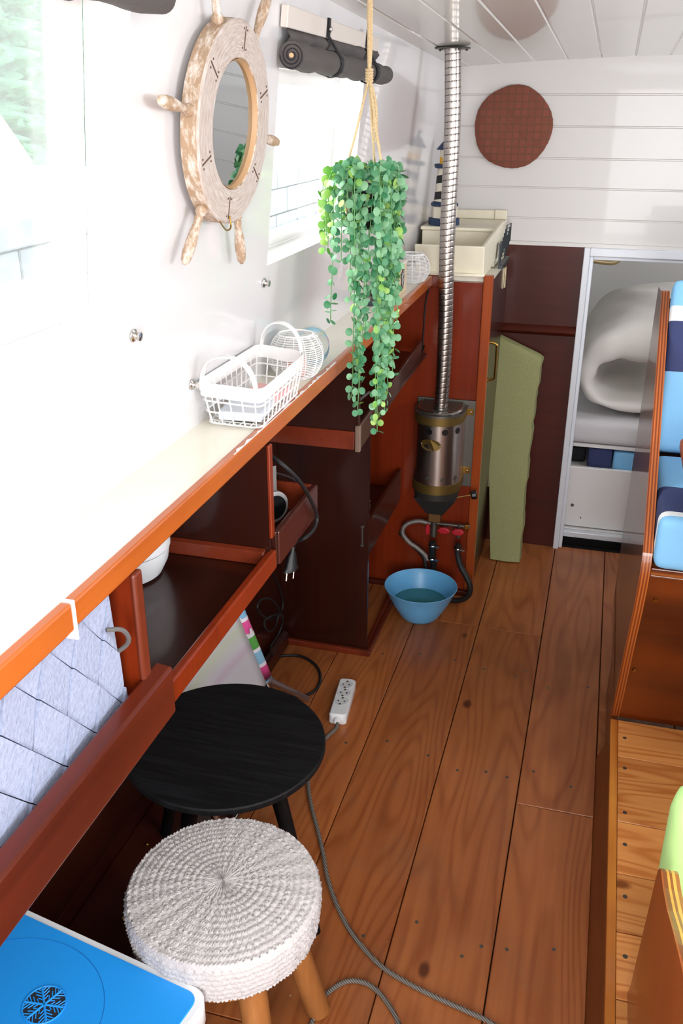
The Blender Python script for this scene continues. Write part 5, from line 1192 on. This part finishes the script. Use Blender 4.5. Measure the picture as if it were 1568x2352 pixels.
for a in (-14, 76, 166, -104):
    ar = math.radians(a); bm = BM(); cyl(bm, (TX + .225 * math.cos(ar), TY + .225 * math.sin(ar), 0), (TX + .115 * math.cos(ar), TY + .115 * math.sin(ar), .4315), .0125, .019, 16); build('leg', bm, BASH, bt_, smooth=True)
bm = BM(); 
for a in (-14, 76):
    ar = math.radians(a); c, s = math.cos(ar), math.sin(ar); box(bm, -.13, .13, -.012, .012, .400, .431)
    for v in bm.verts[-8:]: v.co = Vector((TX + v.co.x * c - v.co.y * s, TY + v.co.x * s + v.co.y * c, v.co.z))
build('cross_brace', bm, BASH, bt_)

# ---- crocheted stool
QX, QY, QR = -.535, 1.132, .170
cs_ = empty('stool', (QX, QY, 0), 'low stool with a white crocheted cotton cover and round wooden legs', 'stool')
bm = BM(); n = 384; prof = []
for i in range(70): prof.append((QR * .985 * (i + 1) / 70, .452 - .010 * ((i + 1) / 70) ** 3))
for i in range(1, 11): a = PI / 2 * i / 10; prof.append((QR * .985 + .006 * math.sin(a), .442 - .018 * (1 - math.cos(a)) - .0))
for i in range(1, 23): prof.append((QR * .985 + .006 - .0012 * (i / 22) ** 2 * 6, .424 - .066 * i / 22))
pit = []; rings = []; cen = bm.verts.new((QX, QY, .452)); s_acc = 0; last = (0, .452)
for (r, z) in prof:
    s_acc += math.hypot(r - last[0], z - last[1]); last = (r, z); ring = []
    nr_ = 24 if r < .045 else (48 if r < .105 else 72)
    rowph = s_acc / .0125; row = int(rowph)
    onside = z < .43
    for k in range(n):
        a = 2 * PI * k / n; st_ = a * nr_ / (2 * PI) * (1.0) + (row % 2) * .5
        w1 = abs(math.sin(PI * rowph)); w2 = abs(math.sin(PI * st_)); wav = .5 + .5 * math.sin(a * 12 + s_acc * 70)
        pleat = max(0.0, 1 - r / .040) if not onside else 0
        st_ += .35 * math.sin(rowph * 1.7) + .2 * math.sin(a * 7 + row)
        h = (.0009 * w1 + .0017 * w1 * w2 + .0008 * math.sin(a * 24) + .0015 * math.sin(a * 150 + rowph * 9) * (.4 + w1)) * (1 - pleat) + .003 * pleat * math.sin(a * 36)
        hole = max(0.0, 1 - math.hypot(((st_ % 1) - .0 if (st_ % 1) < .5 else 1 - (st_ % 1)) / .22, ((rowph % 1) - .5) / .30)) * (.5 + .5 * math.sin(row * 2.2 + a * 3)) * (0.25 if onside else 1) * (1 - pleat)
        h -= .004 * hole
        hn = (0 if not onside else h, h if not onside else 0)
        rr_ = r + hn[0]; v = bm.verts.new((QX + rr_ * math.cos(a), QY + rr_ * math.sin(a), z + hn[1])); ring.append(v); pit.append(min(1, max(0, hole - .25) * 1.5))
    rings.append(ring)
for k in range(n): bm.faces.new((cen, rings[0][k], rings[0][(k + 1) % n]))
for a, b in zip(rings, rings[1:]):
    for k in range(n): bm.faces.new((a[k], b[k], b[(k + 1) % n], a[(k + 1) % n]))
bot = [bm.verts.new((v.co.x, v.co.y, .357)) for v in rings[-1]]
bm.faces.new(bot)
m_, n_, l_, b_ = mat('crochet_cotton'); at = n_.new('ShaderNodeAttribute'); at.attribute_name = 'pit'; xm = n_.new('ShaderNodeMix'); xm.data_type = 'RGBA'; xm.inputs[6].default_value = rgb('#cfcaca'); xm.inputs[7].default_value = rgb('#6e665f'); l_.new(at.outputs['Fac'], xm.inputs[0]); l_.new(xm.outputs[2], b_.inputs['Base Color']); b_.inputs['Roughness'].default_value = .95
t4 = n_.new('ShaderNodeTexCoord'); z4 = n_.new('ShaderNodeTexNoise'); z4.inputs['Scale'].default_value = 420; l_.new(t4.outputs['Object'], z4.inputs['Vector']); b4 = n_.new('ShaderNodeBump'); b4.inputs['Strength'].default_value = .6; b4.inputs['Distance'].default_value = .002; l_.new(z4.outputs['Fac'], b4.inputs['Height']); l_.new(b4.outputs['Normal'], b_.inputs['Normal'])
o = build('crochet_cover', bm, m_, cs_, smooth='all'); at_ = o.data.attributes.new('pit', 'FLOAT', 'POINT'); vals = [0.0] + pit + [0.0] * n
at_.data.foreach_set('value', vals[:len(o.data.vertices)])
bm = BM(); lathe(bm, [(.150, .335), (.154, .338), (.154, .356)], (QX, QY, 0), n=48); build('seat_board', bm, LEGWOOD, cs_, smooth=True)
for a in (44, -46, -136, 134):
    ar = math.radians(a); c, s = math.cos(ar), math.sin(ar); bm = BM(); cyl(bm, (QX + .188 * c, QY + .188 * s, .006), (QX + .110 * c, QY + .110 * s, .334), .0245, .0265, 20); lg = build('leg', bm, LEGWOOD, cs_, smooth=True, bevel=.003)
    bm = BM(); cyl(bm, (QX + .189 * c, QY + .189 * s, .0), (QX + .1885 * c, QY + .1885 * s, .0058), .016, n=16); build('rubber_foot', bm, RUBBER, lg)

# ---- blue and white cool box at the lower left
KO = Vector((-.485, .955, 0)); kx = Vector((-.984, .176, 0)).normalized(); ky = Vector((-.176, -.984, 0)).normalized()
def K(u, v, z): return KO + kx * u + ky * v + Vector((0, 0, z))
kb_ = empty('cool_box', K(.2, .15, 0), 'blue and white cool box with round vent at the lower left corner', 'cool box')
def rrect(x0, x1, y0, y1, r, n=6):
    out = []
    for cx, cy, a0 in ((x1 - r, y1 - r, 0), (x0 + r, y1 - r, 90), (x0 + r, y0 + r, 180), (x1 - r, y0 + r, 270)):
        for k in range(n + 1): a = math.radians(a0 + 90 * k / n); out.append((cx + r * math.cos(a), cy + r * math.sin(a)))
    return out
def kprism(bm, secs):
    rings = [[bm.verts.new(K(u, v, z)) for u, v in poly] for poly, z in secs]; m2 = len(rings[0])
    for a, b in zip(rings, rings[1:]):
        for k in range(m2): bm.faces.new((a[k], a[(k + 1) % m2], b[(k + 1) % m2], b[k]))
    bm.faces.new(rings[0][::-1]); bm.faces.new(rings[-1])
bm = BM(); kprism(bm, [(rrect(.03, .39, .03, .27, .02), .002), (rrect(.012, .408, .012, .29, .025), .345)]); build('body', bm, plain('coolbox_body', '#2d8ede', .4), kb_, smooth=True, angle=50)
bm = BM(); kprism(bm, [(rrect(.002, .420, .002, .30, .03), .346), (rrect(0, .422, 0, .302, .03), .352), (rrect(0, .422, 0, .302, .03), .396), (rrect(.003, .419, .003, .299, .028), .400)]); build('lid_rim', bm, WPLAST, kb_, smooth=True, angle=40)
bm = BM(); kprism(bm, [(rrect(.013, .409, .013, .289, .022), .4002), (rrect(.014, .408, .014, .288, .021), .4020)]); lid = build('lid', bm, COOLB, kb_, smooth=True, angle=40)
vc = (.2585, .052); 
vx = Vector((-.733, .860, 0)) - KO; vc = (vx.dot(kx), vx.dot(ky))
bm = BM(); tube(bm, [K(vc[0] + .150 * math.cos(t) + .04, vc[1] + .135 * math.sin(t) + .03, .4021) for t in [2 * PI * i / 60 for i in range(60)] if 0.016 < vc[1] + .135 * math.sin(t) + .03 < .285 and .016 < vc[0] + .150 * math.cos(t) + .04 < .40], .0007, 5); build('lid_groove', bm, plain('coolbox_groove', '#1673c4', .5), lid)
bm = BM(); P_ = [bm.verts.new(K(vc[0] + .034 * math.cos(t), vc[1] + .034 * math.sin(t), .4023)) for t in [2 * PI * i / 40 for i in range(40)]]; P2_ = [bm.verts.new(v.co - Vector((0, 0, .001))) for v in P_]; bm.faces.new(P_); bm.faces.new(P2_[::-1])
for k in range(40): bm.faces.new((P_[k], P2_[k], P2_[(k + 1) % 40], P_[(k + 1) % 40]))
build('vent_opening', bm, plain('vent_dark', '#2b2a30', .6), lid)
bm = BM()
tube(bm, [K(vc[0] + .034 * math.cos(t), vc[1] + .034 * math.sin(t), .4027) for t in [2 * PI * i / 40 for i in range(40)]], .0014, 6, closed=True)
for k in range(6):
    a = PI / 3 * k + .3; e = Vector((math.cos(a), math.sin(a))); tube(bm, [K(vc[0], vc[1], .4028), K(vc[0] + .033 * e.x, vc[1] + .033 * e.y, .4028)], .0018, 6)
    for h in (.009, .015, .021, .027):
        for s in (1, -1):
            b2 = a + s * PI / 3; q = (e.x * h, e.y * h); f = Vector((math.cos(a + s * .9), math.sin(a + s * .9))); L_ = min(.6 * h + .004, max(0, .033 - h) * 1.3 + .002)
            tube(bm, [K(vc[0] + q[0], vc[1] + q[1], .4027), K(vc[0] + q[0] + f.x * L_, vc[1] + q[1] + f.y * L_, .4027)], .0010, 5)
build('vent_grille', bm, COOLB, lid, smooth=True)

# ---- power strip and braided cable on the floor
ps = empty('power_strip', (-.636, 2.30, 0), 'white three way power strip lying on the floor boards beside the black table', 'power strip')
p0, p1 = Vector((-.628, 2.205, 0)), Vector((-.648, 2.400, 0)); dl = (p1 - p0).normalized(); dw = Vector((dl.y, -dl.x, 0)); LL = (p1 - p0).length
def Q(u, v, z): return p0 + dl * u + dw * v + Vector((0, 0, z))
bm = BM(); rings = [[bm.verts.new(Q(LL / 2 + u, v, z)) for u, v in rrect(-LL / 2 + d_, LL / 2 - d_, -.027 + d_, .027 - d_, .010)] for z, d_ in ((.001, .002), (.004, 0), (.032, 0), (.037, .004))]
m2 = len(rings[0])
for a, b in zip(rings, rings[1:]):
    for k in range(m2): bm.faces.new((a[k], a[(k + 1) % m2], b[(k + 1) % m2], b[k]))
bm.faces.new(rings[0][::-1]); bm.faces.new(rings[-1]); build('body', bm, WPLAST, ps, smooth=True, angle=40)
for u in (.070, .115, .160):
    bm = BM(); lathe(bm, [(.0215, .0371), (.0215, .0378), (.019, .0378), (.0185, .0372)], Q(u, 0, 0), n=28); so = build('socket', bm, plain('socket_white', '#d5d8dc', .35), ps, smooth=True)
    bm = BM(); 
    for s in (-1, 1): cyl(bm, Q(u, .0095 * s, .0373), Q(u, .0095 * s, .0381), .0027, n=8)
    build('pin_holes', bm, BLACKP, so)
    bm = BM(); c0 = Q(u - .0, -.0, .0375)
    for s in (-1, 1): box(bm, c0.x + s * .0 - .003, c0.x + .003, c0.y + s * .0165 - .0025, c0.y + s * .0165 + .0025, .0375, .0388)
    build('earth_clips', bm, BRASS, so)
m_, n_, l_, b_ = mat('braided_cable'); b_.inputs['Base Color'].default_value = rgb('#5a534d'); b_.inputs['Roughness'].default_value = .8
t5 = n_.new('ShaderNodeTexCoord'); w5 = n_.new('ShaderNodeTexWave'); w5.inputs['Scale'].default_value = 90; w5.bands_direction = 'DIAGONAL'; l_.new(t5.outputs['Object'], w5.inputs['Vector']); x5 = n_.new('ShaderNodeMix'); x5.data_type = 'RGBA'; x5.inputs[6].default_value = rgb('#3d3936'); x5.inputs[7].default_value = rgb('#8d867e'); l_.new(w5.outputs['Fac'], x5.inputs[0]); l_.new(x5.outputs[2], b_.inputs['Base Color'])
b5 = n_.new('ShaderNodeBump'); b5.inputs['Strength'].default_value = .5; b5.inputs['Distance'].default_value = .001; l_.new(w5.outputs['Fac'], b5.inputs['Height']); l_.new(b5.outputs['Normal'], b_.inputs['Normal'])
pp = [Q(.002, 0, .018), Q(-.03, .002, .010), az(745, 1700, .006), Vector((-.650, 2.02, .006)), az(708, 1795, .006), az(715, 1850, .006), az(728, 1900, .006), az(742, 1960, .006), az(752, 2015, .006), az(770, 2070, .006), az(798, 2128, .006), az(835, 2178, .006), az(880, 2223, .006), az(940, 2260, .006), az(1010, 2295, .006), az(1070, 2322, .006), az(1130, 2352, .006), Vector((.01, 1.29, .006)), Vector((.03, 1.22, .006)), Vector((-.02, 1.15, .006)), Vector((-.13, 1.16, .006)), Vector((-.20, 1.21, .006)), az(915, 2352, .006), az(895, 2312, .006), az(868, 2278, .006), az(838, 2258, .006), az(803, 2253, .006), az(772, 2266, .006), az(745, 2290, .006), az(725, 2325, .006), az(715, 2352, .006), Vector((-.41, 1.15, .006)), Vector((-.38, 1.0, .006)), Vector((-.36, .7, .006))]
bm = BM(); tube(bm, smoothpath(pp, 10), .0052, 12); build('braided_cable', bm, m_, ps, smooth=True, label='grey braided cable')
bm = BM(); lathe(bm, [(.013, 0), (.012, .01), (.008, .016)], Q(.004, 0, .018), -dl, 14); build('cable_collar', bm, WPLAST, ps, smooth=True)
# crumpled plastic bag in the tall cabinet and cord in the box shelf
bm = BM(); ball(bm, (-.72, 2.78, .468), .042, 14, s=(1, 1.6, 1)); rb_ = random.Random(5)
for v in bm.verts: v.co += Vector((rb_.uniform(-1, 1), rb_.uniform(-1, 1), rb_.uniform(-1, 1))) * .005
for v in bm.verts: v.co.z = max(v.co.z, .4255)
T(build('plastic_bag', bm, plain('bag_grey', '#8f8a83', .4), smooth='all'), 'crumpled grey plastic bag on the middle shelf of the tall cabinet', 'bag')
bm = BM(); tube(bm, smoothpath([(-.72, 2.2, .954), (-.66, 2.25, .957), (-.62, 2.33, .975), (-.60, 2.42, .985), (-.62, 2.5, .96)], 6), .004, 8); T(build('grey_cable', bm, plain('cable_grey', '#6b6664', .5), smooth=True), 'grey cable end in the box shelf behind the plant', 'cable')

# ---- groups of repeated things
GROUPS = {'wall_stud': 'metal studs on the left wall', 'roller_blind': 'rolled blinds above the left windows', 'black_hose': 'black hoses under the heater', 'wire_ball_basket': 'round wire baskets on the white shelf',
          'folded_cushion': 'cushions stored under the berth mattress', 'low_shelf': 'open shelves under the window shelf', 'bench': 'wooden benches on the right'}
for o in list(C.objects):
    if not o.parent and 'label' in o:
        g = GROUPS.get(o.name.split('.')[0])
        if g: o['group'] = g
